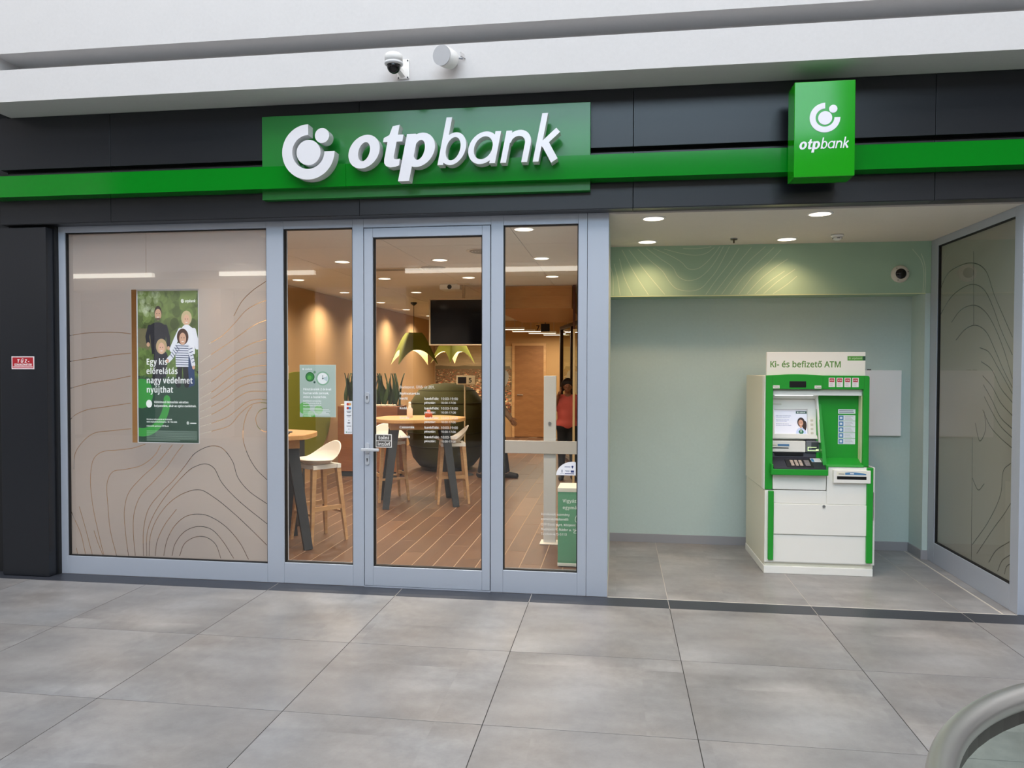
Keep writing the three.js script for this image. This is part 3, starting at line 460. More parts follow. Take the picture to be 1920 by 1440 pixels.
glassPrint('notice_poster', 'grey-green notice with clock drawing taped to the narrow glass', 'poster', -2.44, -2.147, 1.292, 1.696, 700, (c, W, H) => {
  c.fillStyle = '#b3c6bb'; c.fillRect(0, 0, W, H); c.fillStyle = '#cfdad2'; c.fillRect(W - 12, 0, 12, H); c.fillRect(0, 0, W, 8);
  const disc = (x, y, r, f) => { c.fillStyle = f; c.beginPath(); c.arc(x, y, r, 0, 7); c.fill(); };
  disc(200, 222, 88, '#2c6b36'); disc(200, 222, 70, '#3f9148'); disc(190, 235, 40, '#5fb552'); disc(290, 135, 24, '#6d9c77'); disc(288, 322, 20, '#2d5149');
  disc(448, 250, 130, '#86b393'); disc(448, 250, 104, '#f3f6f5'); c.strokeStyle = '#47605c'; c.lineWidth = 10; c.beginPath(); c.moveTo(448, 190); c.lineTo(448, 252); c.lineTo(530, 215); c.stroke(); c.fillStyle = '#c6d9dc'; c.beginPath(); c.moveTo(448, 252); c.arc(448, 252, 98, -0.5, 0.6); c.fill(); disc(448, 252, 14, '#3d5552');
  c.fillStyle = '#fff'; c.strokeStyle = '#fff'; miniLogo(c, 72, 78, 18); c.font = 'italic bold 34px sans-serif'; c.fillText('otpbank', 105, 90);
  disc(90, 800, 110, '#6fb861'); disc(365, 830, 82, '#7fc06e'); disc(180, 960, 120, '#57b54a'); c.fillStyle = '#b3c6bb'; disc(215, 905, 60, '#8fc487');
  c.fillStyle = '#fff'; c.font = 'bold 58px sans-serif'; ['Pénztáraink 2 órával', 'hamarabb zárnak,', 'mint a bankfiók.'].forEach((t, i) => c.fillText(t, 66, 470 + i * 72, 545));
  c.font = 'bold 30px sans-serif'; ['Bankfiókunk nyitvatartása', 'hétfőtől péntekig 10 és 19', 'Megértésüket köszönjük'].forEach((t, i) => c.fillText(t, 66, 678 + i * 43, 350));
  for (let i = 0; i < 7; i++) c.fillRect(66, 800 + i * 24, [360, 500, 520, 440, 500, 520, 150][i], 8);
}, -0.036);
// ---------------------------------------------------------------- illuminated poster behind the frosted window
{
  const s = thing('lightbox_poster', 'tall framed poster of a running family hanging behind frosted window', 'poster', [-3.568, 1.678, -0.08]);
  const t = canvasTex(680, 1300, (c, W, H) => {
    // out-of-focus trees, grass and path
    for (let i = 0; i < 900; i++) { const y = rnd() * 640, x = rnd() * W, g = 70 + rnd() * 70 + (y < 260 ? 25 : 0); c.fillStyle = `rgba(${g * 0.8},${g * 0.93},${g * 0.52},0.55)`; c.beginPath(); c.arc(x, y, 16 + rnd() * 42, 0, 7); c.fill(); }
    for (let i = 0; i < 30; i++) { c.fillStyle = 'rgba(205,215,190,0.25)'; c.beginPath(); c.arc(rnd() * 240, rnd() * 200, 10 + rnd() * 30, 0, 7); c.fill(); }
    c.fillStyle = 'rgba(120,110,85,0.8)'; c.fillRect(0, 320, 150, 190);
    for (let i = 0; i < 700; i++) { const y = 500 + rnd() * 320, x = rnd() * W, g = 95 + rnd() * 60; c.fillStyle = `rgba(${g * 0.76},${g * 0.95},${g * 0.5},0.5)`; c.beginPath(); c.arc(x, y, 8 + rnd() * 26, 0, 7); c.fill(); }
    c.fillStyle = '#2e4a3c'; c.fillRect(0, 770, W, H); for (let i = 0; i < 200; i++) { c.fillStyle = 'rgba(46,74,60,0.35)'; c.beginPath(); c.arc(rnd() * W, 760 + rnd() * 40, 10 + rnd() * 30, 0, 7); c.fill(); }
    const limb = (pts, w, f) => { c.strokeStyle = f; c.lineWidth = w; c.lineCap = 'round'; c.lineJoin = 'round'; c.beginPath(); pts.forEach(([x, y], i) => (i ? c.lineTo(x, y) : c.moveTo(x, y))); c.stroke(); };
    const head = (x, y, r, skin, hair, long) => { c.fillStyle = hair; c.beginPath(); c.ellipse(x, y - r * 0.25, r * (long ? 1.4 : 0.92), r * (long ? 1.5 : 1.3), 0, 0, 7); c.fill(); c.fillStyle = skin; c.beginPath(); c.ellipse(x, y + r * 0.12, r * 0.84, r * 1.12, 0, 0, 7); c.fill(); c.fillStyle = '#3b2a22'; c.beginPath(); c.arc(x - r * 0.32, y - r * 0.05, r * 0.1, 0, 7); c.arc(x + r * 0.32, y - r * 0.05, r * 0.1, 0, 7); c.fill(); c.fillStyle = '#f3ece6'; c.beginPath(); c.ellipse(x, y + r * 0.55, r * 0.34, r * 0.16, 0, 0, Math.PI); c.fill(); };
    limb([[215, 520], [205, 640], [190, 760]], 62, '#26272e'); limb([[250, 520], [262, 640], [255, 740]], 60, '#23242a');
    c.fillStyle = '#2a2a30'; c.beginPath(); c.moveTo(130, 300); c.quadraticCurveTo(225, 235, 320, 300); c.lineTo(312, 540); c.lineTo(160, 540); c.fill(); limb([[135, 310], [108, 390], [120, 450]], 44, '#2c2c33'); limb([[315, 310], [345, 400], [345, 470]], 44, '#2b2b32'); c.fillStyle = '#caa184'; c.beginPath(); c.arc(118, 458, 19, 0, 7); c.arc(347, 490, 17, 0, 7); c.fill();
    head(232, 196, 44, '#c99f83', '#3a2c25'); c.fillStyle = '#54403a'; c.beginPath(); c.ellipse(232, 232, 28, 16, 0, 0, Math.PI); c.fill();
    limb([[560, 540], [575, 680], [580, 800]], 50, '#2f466f'); limb([[600, 540], [612, 660], [615, 790]], 50, '#2c426a');
    c.fillStyle = '#e9ebf1'; c.beginPath(); c.moveTo(470, 330); c.quadraticCurveTo(560, 275, 640, 330); c.lineTo(645, 540); c.lineTo(480, 540); c.fill(); limb([[480, 340], [430, 420], [385, 500]], 50, '#e4e7ee'); limb([[635, 340], [662, 430], [668, 480]], 46, '#e6e8ef');
    head(552, 244, 42, '#dab093', '#c9b48c', true); c.fillStyle = '#e9ebf1'; c.beginPath(); c.ellipse(552, 320, 50, 30, 0, 0, 7); c.fill();
    limb([[245, 600], [240, 720], [225, 790]], 46, '#30313a'); limb([[290, 610], [300, 720]], 46, '#30313a'); c.fillStyle = '#2d2e36'; c.beginPath(); c.ellipse(265, 590, 78, 92, 0, 0, 7); c.fill(); limb([[320, 560], [350, 600]], 32, '#2d2e36'); head(268, 486, 44, '#dcb196', '#bba27a', true);
    limb([[475, 640], [462, 760], [455, 800]], 60, '#24262b'); limb([[535, 640], [545, 760], [550, 800]], 58, '#24262b'); c.save(); c.fillStyle = '#dfe2ea'; c.beginPath(); c.moveTo(420, 460); c.quadraticCurveTo(500, 420, 575, 460); c.lineTo(570, 650); c.lineTo(430, 650); c.fill(); limb([[430, 480], [385, 560], [345, 592]], 46, '#dfe2ea'); limb([[570, 480], [610, 570], [625, 630]], 44, '#dfe2ea');
    c.strokeStyle = '#3a4566'; c.lineWidth = 6; for (let y = 470; y < 650; y += 20) { c.beginPath(); c.moveTo(430, y); c.lineTo(570, y + 3); c.stroke(); } for (let k = 0; k < 5; k++) { c.beginPath(); c.moveTo(368 + k * 16, 545 - k * 20); c.lineTo(402 + k * 16, 575 - k * 18); c.stroke(); c.beginPath(); c.moveTo(575 + k * 10, 500 + k * 28); c.lineTo(615 + k * 6, 490 + k * 28); c.stroke(); } c.restore();
    head(508, 404, 46, '#d2a68b', '#4a3026', true); c.fillStyle = '#d2a68b'; c.beginPath(); c.arc(332, 600, 18, 0, 7); c.arc(628, 655, 16, 0, 7); c.fill();
    c.strokeStyle = '#3f9a45'; c.lineWidth = 74; c.beginPath(); c.arc(40, 930, 285, 0, Math.PI * 0.62); c.stroke(); c.fillStyle = 'rgba(63,154,69,0.95)'; c.beginPath(); c.arc(40, 880, 128, 0, 7); c.fill();
    c.fillStyle = '#f2f4f2'; c.strokeStyle = '#f2f4f2'; miniLogo(c, 508, 88, 17); c.font = 'italic bold 34px sans-serif'; c.fillText('otpbank', 535, 100, 118);
    c.font = 'bold 74px sans-serif'; ['Egy kis', 'előrelátás', 'nagy védelmet', 'nyújthat'].forEach((q, i) => c.fillText(q, 92, 632 + i * 80, 575));
    c.beginPath(); c.arc(122, 968, 34, 0, 7); c.fill(); c.font = 'bold 27px sans-serif'; c.fillText('Védelmező biztosítás váratlan', 178, 962, 400); c.fillText('helyzetekre, akár az egész családnak.', 178, 994, 480);
    c.font = 'bold 17px sans-serif'; c.fillText('Részletes információk és feltételek:', 92, 1108); c.fillText('www.otpbank.hu/biztositas   06 1 366 6666', 92, 1130); c.fillText('A biztosító partnere: OTP Bank', 92, 1166);
    c.strokeStyle = '#dfe6e0'; miniLogo(c, 560, 1130, 14); c.fillRect(585, 1128, 70, 8); c.fillStyle = 'rgba(210,222,214,0.5)'; for (let i = 0; i < 10; i++) c.fillRect(92, 1200 + i * 9, i === 9 ? 380 : 570, 4);
  });
  P(s, 'light_frame', rbx(-0.274, 0.274, -0.624, 0.624, -0.17, 0, 0.006, 2), M(0xe8ebee, 0.4));
  const pr = plane(s, 'poster_print', 0.52, 1.215, t, [0, 0, 0.0012], null, 0.5);
  pr.material.emissive = new THREE.Color(1, 1, 1); pr.material.emissiveMap = t; pr.material.emissiveIntensity = 0.18;
  for (const x of [-0.24, 0.24]) P(s, 'hanging_wire', rod([x, 0.622, -0.05], [x, 1.122, -0.05], 0.002, 6), steel);
}
// ---------------------------------------------------------------- cash machine
{
  const t = thing('cash_machine', 'cream and green standing cash machine with screen and keypad', 'cash machine', [1.195, 0, -0.84], 0.9 * R);
  const W = 0.85;
  P(t, 'plinth', rbx(0, W, 0, 0.062, -0.82, -0.0, 0.004), cream);
  P(t, 'lower_cabinet', rbx(0.004, W + 0.004, 0.062, 0.683, -0.82, -0.015, 0.004), cream2);
  P(t, 'side_panel', rbx(-0.002, 0.02, 0.686, 1.615, -0.82, -0.1, 0.003), cream2); P(t, 'side_panel', rbx(0.79, 0.812, 0.686, 1.615, -0.82, -0.02, 0.003), cream2);
  P(t, 'side_trim', rbx(-0.004, 0.022, 0.686, 1.617, -0.1, -0.018, 0.004), cream);
  P(t, 'upper_back', bx(0.02, 0.79, 0.686, 1.6, -0.82, -0.3), cream2); P(t, 'roof_panel', rbx(0, 0.81, 1.585, 1.615, -0.82, -0.02, 0.004), cream);
  // lower front
  P(t, 'front_plate', rbx(0.004, W + 0.01, 0.092, 0.683, -0.015, 0.0, 0.003), cream);
  P(t, 'lower_flap', rbx(0.072, 0.792, 0.328, 0.576, 0.0, 0.014, 0.003), cream);
  P(t, 'bottom_flap', rbx(0.072, 0.792, 0.1, 0.322, 0.0, 0.005, 0.002), cream);
  P(t, 'left_panel', rbx(0.064, 0.48, 0.692, 0.81, -0.02, 0.006, 0.003), cream);
  P(t, 'left_lower_panel', rbx(0.07, 0.48, 0.58, 0.686, 0.0, 0.006, 0.002), cream);
  const rp = P(t, 'right_panel', rbx(0.486, 0.792, 0.58, 0.882, -0.02, 0.006, 0.003), cream);
  P(t, 'right_edge', rbx(0.838, 0.858, 0.45, 0.882, -0.2, 0.0, 0.003), cream);
  P(t, 'keylock', merge([at(cyl(0.011, 0.012, 0.012, 20).rotateX(Math.PI / 2), 0.462, 0.563, 0.018), bx(0.46, 0.464, 0.556, 0.57, 0.022, 0.026)]), steel);
  for (const [x0, x1, y0, y1] of [[0.028, 0.07, 0.115, 0.68], [0.79, 0.838, 0.112, 0.882]]) P(t, 'green_bumper', rbx(x0, x1, y0, y1, -0.01, 0.026, 0.006), atmGreen);
  const bz = P(t, 'deposit_bezel', rbx(0.53, 0.815, 0.756, 0.86, 0.004, 0.034, 0.004), cream);
  P(bz, 'deposit_slot', rbx(0.556, 0.782, 0.786, 0.812, 0.03, 0.036, 0.002), black);
  plane(bz, 'slot_label', 0.23, 0.026, canvasTex(460, 52, (c, w, h) => { c.fillStyle = '#efeedd'; c.fillRect(0, 0, w, h); c.fillStyle = '#4f86b8'; c.beginPath(); c.moveTo(130, 12); c.quadraticCurveTo(300, -8, 452, 30); c.lineTo(452, 46); c.lineTo(130, 46); c.fill(); c.fillStyle = '#e9eef2'; c.fillRect(205, 16, 60, 20); c.fillStyle = '#55585c'; c.fillRect(30, 30, 90, 10); }), [0.668, 0.834, 0.0346]);
  // green surround of the upper housing
  const sh = new THREE.Shape(); sh.moveTo(0.005, 0.688); sh.lineTo(0.062, 0.688); sh.lineTo(0.062, 0.9); sh.lineTo(0.062, 1.507); sh.lineTo(0.762, 1.507); sh.lineTo(0.762, 0.886); sh.lineTo(0.808, 0.886); sh.lineTo(0.808, 1.6); sh.quadraticCurveTo(0.808, 1.618, 0.79, 1.618); sh.lineTo(0.45, 1.62); sh.quadraticCurveTo(0.25, 1.636, 0.11, 1.624); sh.lineTo(0.005, 1.619); sh.closePath();
  const fr = P(t, 'green_surround', at(ext(sh, 0.034, 0.004, 12), 0, 0, -0.036), atmGreen);
  for (const x of [0.055, 0.447, 0.765]) P(fr, 'surround_joint', bx(x, x + 0.0015, 1.507, 1.618, 0.0018, 0.0024), M(0x146b20, 0.5));
  P(fr, 'camera_window', rbx(0.188, 0.318, 1.522, 1.573, 0.0, 0.005, 0.003), black);
  const tap = canvasTex(128, 48, (c, w, h) => { c.fillStyle = '#e8e8e4'; c.fillRect(0, 0, w, h); c.fillStyle = '#33353a'; for (let i = 0; i < 16; i++) c.fillRect(10 + i * 7, 10 + (i * 13) % 17, 4, 14); });
  for (const x of [0.085, 0.41]) plane(fr, 'small_sticker', 0.052, 0.024, tap, [x, 1.526, 0.0026]);
  const red = canvasTex(96, 136, (c, w, h) => { c.fillStyle = '#eceaea'; c.fillRect(0, 0, w, h); c.fillStyle = '#b3263a'; c.fillRect(12, 8, 72, 54); c.fillStyle = '#f4e9ea'; c.font = 'bold 26px sans-serif'; c.fillText('ATM', 20, 45); c.fillStyle = '#b5b5bb'; for (let i = 0; i < 5; i++) c.fillRect(14, 74 + i * 11, 60 - (i % 2) * 16, 4); });
  for (let k = 0; k < 4; k++) plane(fr, 'red_sticker', 0.049, 0.075, red, [0.517 + k * 0.0605, 1.564, 0.0026]);
  // right bay
  P(t, 'bay_panel', rbx(0.43, 0.772, 0.92, 1.47, -0.12, -0.102, 0.002), atmGreen);
  P(t, 'bay_ceiling', bx(0.06, 0.775, 1.458, 1.506, -0.3, -0.03), cream); P(t, 'bay_wall', bx(0.757, 0.772, 0.9, 1.505, -0.12, -0.03), M(0xe2e3c0, 0.5));
  P(t, 'bay_divider', bar([0.475, 0.83, -0.07], [0.447, 1.47, -0.15], 0.03, 0.16, 0.022, 0.06), atmGreen);
  P(t, 'bay_divider_lining', bar([0.45, 1.07, -0.09], [0.43, 1.47, -0.12], 0.014, 0.06, 0.012, 0.05), cream);
  P(t, 'ledge', (() => { const g = ext(poly([[0, 0.884], [0.012, 0.9], [0.115, 0.945], [0.115, 0.88]]), 0.3); g.rotateY(Math.PI / 2); g.translate(0.468, 0, 0.012); return g; })(), atmGreen);
  const ins = canvasTex(256, 544, (c, w, h) => { c.fillStyle = '#1e9a2e'; c.fillRect(0, 0, w, h); const row = (y, hh) => { c.fillStyle = '#dfe8f0'; c.fillRect(0, y, w, hh); }; row(0, 70); c.fillStyle = '#6b7280'; c.fillRect(14, 18, 210, 9); c.fillRect(14, 44, 220, 9); for (let i = 0; i < 5; i++) { const y = 92 + i * 91; row(y, 86); c.fillStyle = '#3f7fb5'; c.fillRect(10, y + 8, 70, 70); c.fillStyle = '#dce9f4'; if (i === 2) { c.beginPath(); c.arc(45, y + 43, 22, 0, 7); c.fill(); } else c.fillRect(26, y + 26, 38, 34); c.fillStyle = '#b0b4bb'; for (let k = 0; k < 4; k++) c.fillRect(98, y + 14 + k * 17, 130 - ((k * 37 + i * 20) % 50), 6); } });
  plane(t, 'instruction_stickers', 0.135, 0.287, ins, [0.666, 1.2, -0.1008]);
  P(t, 'bay_lamp', bx(0.57, 0.6, 1.455, 1.459, -0.09, -0.08), charcoal);
  // left bay: lamp, screen surround, screen
  P(t, 'hood', (() => { const g = ext(poly([[0.03, 1.506], [0.03, 1.492], [0.12, 1.43], [0.2, 1.41], [0.2, 1.506]]), 0.378); g.rotateY(Math.PI / 2); g.translate(0.062, 0, 0); return g; })(), cream);
  const lamp = P(t, 'hood_lamp', rbx(0.085, 0.39, -0.008, 0.008, -0.012, 0.0, 0.004), emit(new THREE.Color(0.95, 0.98, 1), 2.2), [0, 1.467, -0.058], [-0.95, 0, 0]);
  const ll = new THREE.RectAreaLight(new THREE.Color(0.95, 0.98, 1), 1.5, 0.3, 0.014); ll.position.set(0.24, 1.455, -0.052); ll.rotation.x = -1.2; t.add(ll);
  const tilt = -0.16, sg = new THREE.Group(); sg.name = 'screen_unit'; sg.position.set(0.25, 1.235, -0.145); sg.rotation.x = tilt; t.add(sg);
  P(sg, 'screen_surround', at(ext(rectHole(rectShape(-0.19, 0.19, -0.145, 0.185), -0.15, 0.115, -0.102, 0.098), 0.035, 0.005), 0, 0, -0.015), cream);
  const scr = canvasTex(640, 484, (c, w, h) => {
    c.fillStyle = '#e2e2ee'; c.fillRect(0, 0, w, h); c.fillStyle = '#3f5a52'; c.fillRect(430, 28, 210, 52); c.fillStyle = '#e8efe9'; c.strokeStyle = '#e8efe9'; miniLogo(c, 470, 54, 14); c.font = 'italic bold 28px sans-serif'; c.fillText('otpbank', 496, 64);
    c.fillStyle = '#6a6d80'; c.font = 'bold 17px sans-serif'; ['Kérjük, helyezze be bankkártyáját a', 'kártyaolvasóba vagy érintse oda.', '', 'Please insert your card or hold', 'it close to the card reader.', '', 'Bitte führen Sie Ihre Karte ein', 'oder halten Sie sie an das Lesegerät.'].forEach((q, i) => c.fillText(q, 42, 130 + i * 27));
    c.fillStyle = '#33231f'; c.beginPath(); c.ellipse(525, 250, 72, 95, 0, 0, 7); c.fill(); c.beginPath(); c.ellipse(590, 330, 38, 110, 0.1, 0, 7); c.fill();
    c.fillStyle = '#b9c6e4'; c.beginPath(); c.moveTo(420, h); c.quadraticCurveTo(430, 370, 510, 355); c.quadraticCurveTo(610, 370, 625, h); c.fill();
    c.fillStyle = '#c3927b'; c.beginPath(); c.ellipse(520, 262, 46, 66, 0, 0, 7); c.fill(); c.fillRect(500, 310, 40, 50); c.fillStyle = '#f3ecea'; c.beginPath(); c.ellipse(520, 295, 16, 7, 0, 0, Math.PI); c.fill(); c.fillStyle = '#2c201c'; c.beginPath(); c.arc(503, 250, 5, 0, 7); c.arc(538, 250, 5, 0, 7); c.fill();
    c.fillStyle = '#2f6b52'; c.beginPath(); c.moveTo(520, 372); c.lineTo(470, 440); c.lineTo(500, 484); c.lineTo(545, 484); c.lineTo(575, 440); c.fill(); c.fillStyle = '#e8eee9'; c.fillRect(512, 390, 14, 60);
  });
  const sp = plane(sg, 'screen', 0.267, 0.202, scr, [-0.0175, -0.002, 0.0], null, 0.25); sp.material.emissive = new THREE.Color(1, 1, 1); sp.material.emissiveMap = scr; sp.material.emissiveIntensity = 0.3;
  P(sg, 'function_keys', merge([0, 1, 2, 3].map((k) => rbx(0.137, 0.158, 0.0 - k * 0.035, 0.018 - k * 0.035, 0.02, 0.028, 0.003))), M(0xcfcdbd, 0.5));
  P(sg, 'brand_plate', rbx(-0.17, -0.09, 0.135, 0.15, 0.022, 0.027, 0.003), M(0xdad8ca, 0.4));
  // card slot strip and contactless reader
  const cs = P(t, 'card_panel', rbx(0.062, 0.345, 0.985, 1.078, -0.2, -0.1, 0.006), cream);
  P(cs, 'card_slot', rbx(0.066, 0.21, 1.016, 1.023, -0.102, -0.096, 0.002), black);
  plane(cs, 'card_label', 0.15, 0.02, canvasTex(300, 40, (c, w, h) => { c.fillStyle = '#efeedd'; c.fillRect(0, 0, w, h); c.fillStyle = '#4a7fae'; c.fillRect(110, 2, 185, 34); c.fillStyle = '#666'; c.fillRect(6, 18, 90, 8); }), [0.142, 1.042, -0.0985]);
  const nf = P(t, 'contactless_reader', rbx(0.348, 0.462, 0.985, 1.082, -0.2, -0.098, 0.008), M(0x70747c, 0.45));
  P(nf, 'reader_pad', rbx(0.39, 0.445, 1.015, 1.07, -0.1, -0.094, 0.003), M(0x40464a, 0.4));
  P(nf, 'reader_light', merge([bx(0.362, 0.366, 1.0, 1.03, -0.096, -0.092), bx(0.362, 0.43, 1.026, 1.03, -0.096, -0.092), bx(0.362, 0.43, 0.998, 1.002, -0.096, -0.092), bx(0.426, 0.446, 1.0, 1.012, -0.096, -0.092)]), emit(new THREE.Color(0.55, 1, 0.15), 0.9));
  // dark keypad console
  const con = P(t, 'keypad_console', (() => { const g = ext(poly([[-0.055, 0.84], [-0.055, 0.868], [-0.045, 0.874], [0.095, 0.935], [0.11, 0.945], [0.125, 0.998], [0.2, 0.998], [0.2, 0.84]]), 0.41); g.rotateY(Math.PI / 2); g.translate(0.063, 0, 0); return g; })(), navy);
  P(con, 'cash_shutter', bx(0.1, 0.33, 0.955, 0.985, -0.12, -0.106), M(0x0f1016, 0.4), null, [0, 0, 0]);
  const pad = new THREE.Group(); pad.name = 'keypad'; pad.position.set(0.275, 0.9, -0.012); pad.rotation.x = 23.5 * R; t.add(pad);
  P(pad, 'keypad_well', rbx(-0.105, 0.105, -0.012, 0.004, -0.065, 0.05, 0.004), M(0x15161b, 0.4));
  for (let r = 0; r < 4; r++) for (let k = 0; k < 4; k++) P(pad, 'key', rbx(-0.07 + k * 0.034 + (k === 3 ? 0.008 : 0), -0.045 + k * 0.034 + (k === 3 ? 0.024 : 0), 0.004, 0.012, -0.045 + r * 0.023, -0.027 + r * 0.023, 0.003, 1), M(k === 3 ? 0x8a8488 : 0xc2b3a8, 0.35, { metalness: 0.2 }));
  plane(con, 'console_sticker', 0.085, 0.06, canvasTex(170, 100, (c, w, h) => { c.fillStyle = '#dfe6ee'; c.fillRect(0, 0, w, h); c.fillStyle = '#3f7fb5'; c.fillRect(8, 8, 44, 84); c.fillStyle = '#9aa3b0'; for (let i = 0; i < 5; i++) c.fillRect(62, 14 + i * 16, 90, 6); }), [0.42, 0.9255, -0.068], [-Math.PI / 2 + 23.5 * R, 0, 0]);
  P(t, 'green_rail', merge([rbx(0.05, 0.482, 0.816, 0.864, -0.02, 0.06, 0.005), rbx(0.04, 0.056, 0.816, 0.905, -0.03, 0.062, 0.005), rbx(0.468, 0.484, 0.816, 0.9, -0.03, 0.056, 0.005)]), atmGreen);
  // topper
  const tp = P(t, 'header_board', rbx(0.015, 0.785, 1.6, 1.81, -0.06, -0.035, 0.003), M(0xf0eee4, 0.5));
  const ht = canvasTex(1540, 380, (c, w, h) => { c.fillStyle = '#f1efe6'; c.fillRect(0, 0, w, h); c.fillStyle = '#5f8f3f'; c.font = '132px sans-serif'; c.fillText('Ki- és befizető ATM', 46, 245, 1165); c.strokeStyle = '#5f8f3f'; c.lineWidth = 5; c.strokeText('Ki- és befizető ATM', 46, 245, 1165); c.fillStyle = '#5a9e42'; c.fillRect(1264, 64, 250, 72); c.fillStyle = '#244f38'; c.fillRect(1500, 64, 40, 72); c.fillStyle = '#b9d8a6'; c.strokeStyle = '#b9d8a6'; miniLogo(c, 1300, 100, 16); c.font = 'italic bold 40px sans-serif'; c.fillText('otpbank', 1330, 113, 160); });
  plane(tp, 'header_print', 0.768, 0.19, ht, [0.4, 1.714, -0.0345]);
  const b = thing('wall_panel_board', 'plain white board on the mint wall behind the cash machine', 'board', [2.33, 1.36, -1.815]);
  P(b, 'board', rbx(-0.24, 0.24, -0.3, 0.3, 0, 0.035, 0.003), M(0xf7f7fa, 0.5));
  P(b, 'hanger_clip', merge([bx(-0.1, -0.07, 0.3, 0.31, 0.0, 0.02), bx(-0.05, -0.02, 0.3, 0.31, 0, 0.02)]), charcoal);
}
// ---------------------------------------------------------------- fittings in the recess ceiling and bulkhead
function downlight(x, y, z, label, group, I, color, r = 0.075, cone = 58) {
  const g = thing('ceiling_downlight', label, 'downlight', [x, y, z], 0, group);
  P(g, 'trim_ring', lathe([[r, 0.002], [r + 0.014, 0.002], [r + 0.014, -0.005], [r, -0.007]], 40), white);
  P(g, 'light_disc', cyl(r, r, 0.006, 40), lampGlow, [0, -0.003, 0]);
  const s = new THREE.SpotLight(color, I, 0, cone * R, 0.75, 2); s.position.set(0, -0.02, 0); s.shadow.radius = 3; s.target.position.set(0, -1.5, 0); g.add(s); g.add(s.target);
  return g;
}
const recL = 'round warm downlight in the recess ceiling, ';
downlight(0.26, 2.79, -0.19, recL + 'at the front beside the aluminium post', 'recess downlights', ALCOVE_I, GOLD, 0.075, 68);
downlight(0.255, 2.79, -1.24, recL + 'at the rear left near the bulkhead', 'recess downlights', ALCOVE_I * 0.75, GOLD, 0.075, 68);
downlight(1.436, 2.79, -0.17, recL + 'at the front above the cash machine', 'recess downlights', ALCOVE_I, GOLD, 0.075, 68);
downlight(1.437, 2.79, -1.25, recL + 'at the rear above the cash machine', 'recess downlights', ALCOVE_I * 0.75, GOLD, 0.075, 68);
{
  const s = thing('sprinkler', 'small brass sprinkler head in the recess ceiling', 'sprinkler', [0.984, 2.79, -1.167]);
  P(s, 'escutcheon', lathe([[0, 0], [0.03, 0], [0.026, -0.006], [0, -0.006]], 24), white);
  P(s, 'stem', rod([0, 0, 0], [0, -0.04, 0], 0.007), M(0x6c6250, 0.4, { metalness: 0.6 })); P(s, 'deflector', cyl(0.03, 0.03, 0.003, 16), M(0x6c6250, 0.4, { metalness: 0.6 }), [0, -0.012, 0]);
  const d = thing('smoke_detector', 'white smoke detector in the recess ceiling', 'detector', [1.807, 2.79, -1.09]);
  P(d, 'base', lathe([[0, 0], [0.05, 0], [0.05, -0.012], [0.042, -0.02], [0, -0.02]], 32), white); P(d, 'chamber', lathe([[0, -0.02], [0.036, -0.02], [0.034, -0.036], [0.02, -0.046], [0, -0.046]], 32), white); for (let k = 0; k < 4; k++) P(d, 'vent_slot', bx(-0.012, 0.012, -0.034, -0.029, 0.034, 0.037).rotateY(k * Math.PI / 2), charcoal);
  const c = thing('recess_camera', 'round white camera with dark lens on the mint bulkhead', 'camera', [2.448, 2.505, -1.511]);
  P(c, 'ring', lathe([[0.045, 0.03], [0.068, 0.028], [0.075, 0.012], [0.076, 0]], 48).rotateX(Math.PI / 2), M(0xd9d5c8, 0.45)); P(c, 'back_plate', cyl(0.07, 0.074, 0.02, 40).rotateX(Math.PI / 2), white, [0, 0, 0.01]);
  P(c, 'lens_dome', new THREE.SphereGeometry(0.048, 32, 16).scale(1, 1, 0.5), M(0x121212, 0.1), [0, 0, 0.022]);
  for (const a of [0.3, 2.2, 4.3]) P(c, 'screw', cyl(0.004, 0.004, 0.004, 8).rotateX(Math.PI / 2), charcoal, [0.06 * Math.cos(a), 0.06 * Math.sin(a), 0.031]);
}
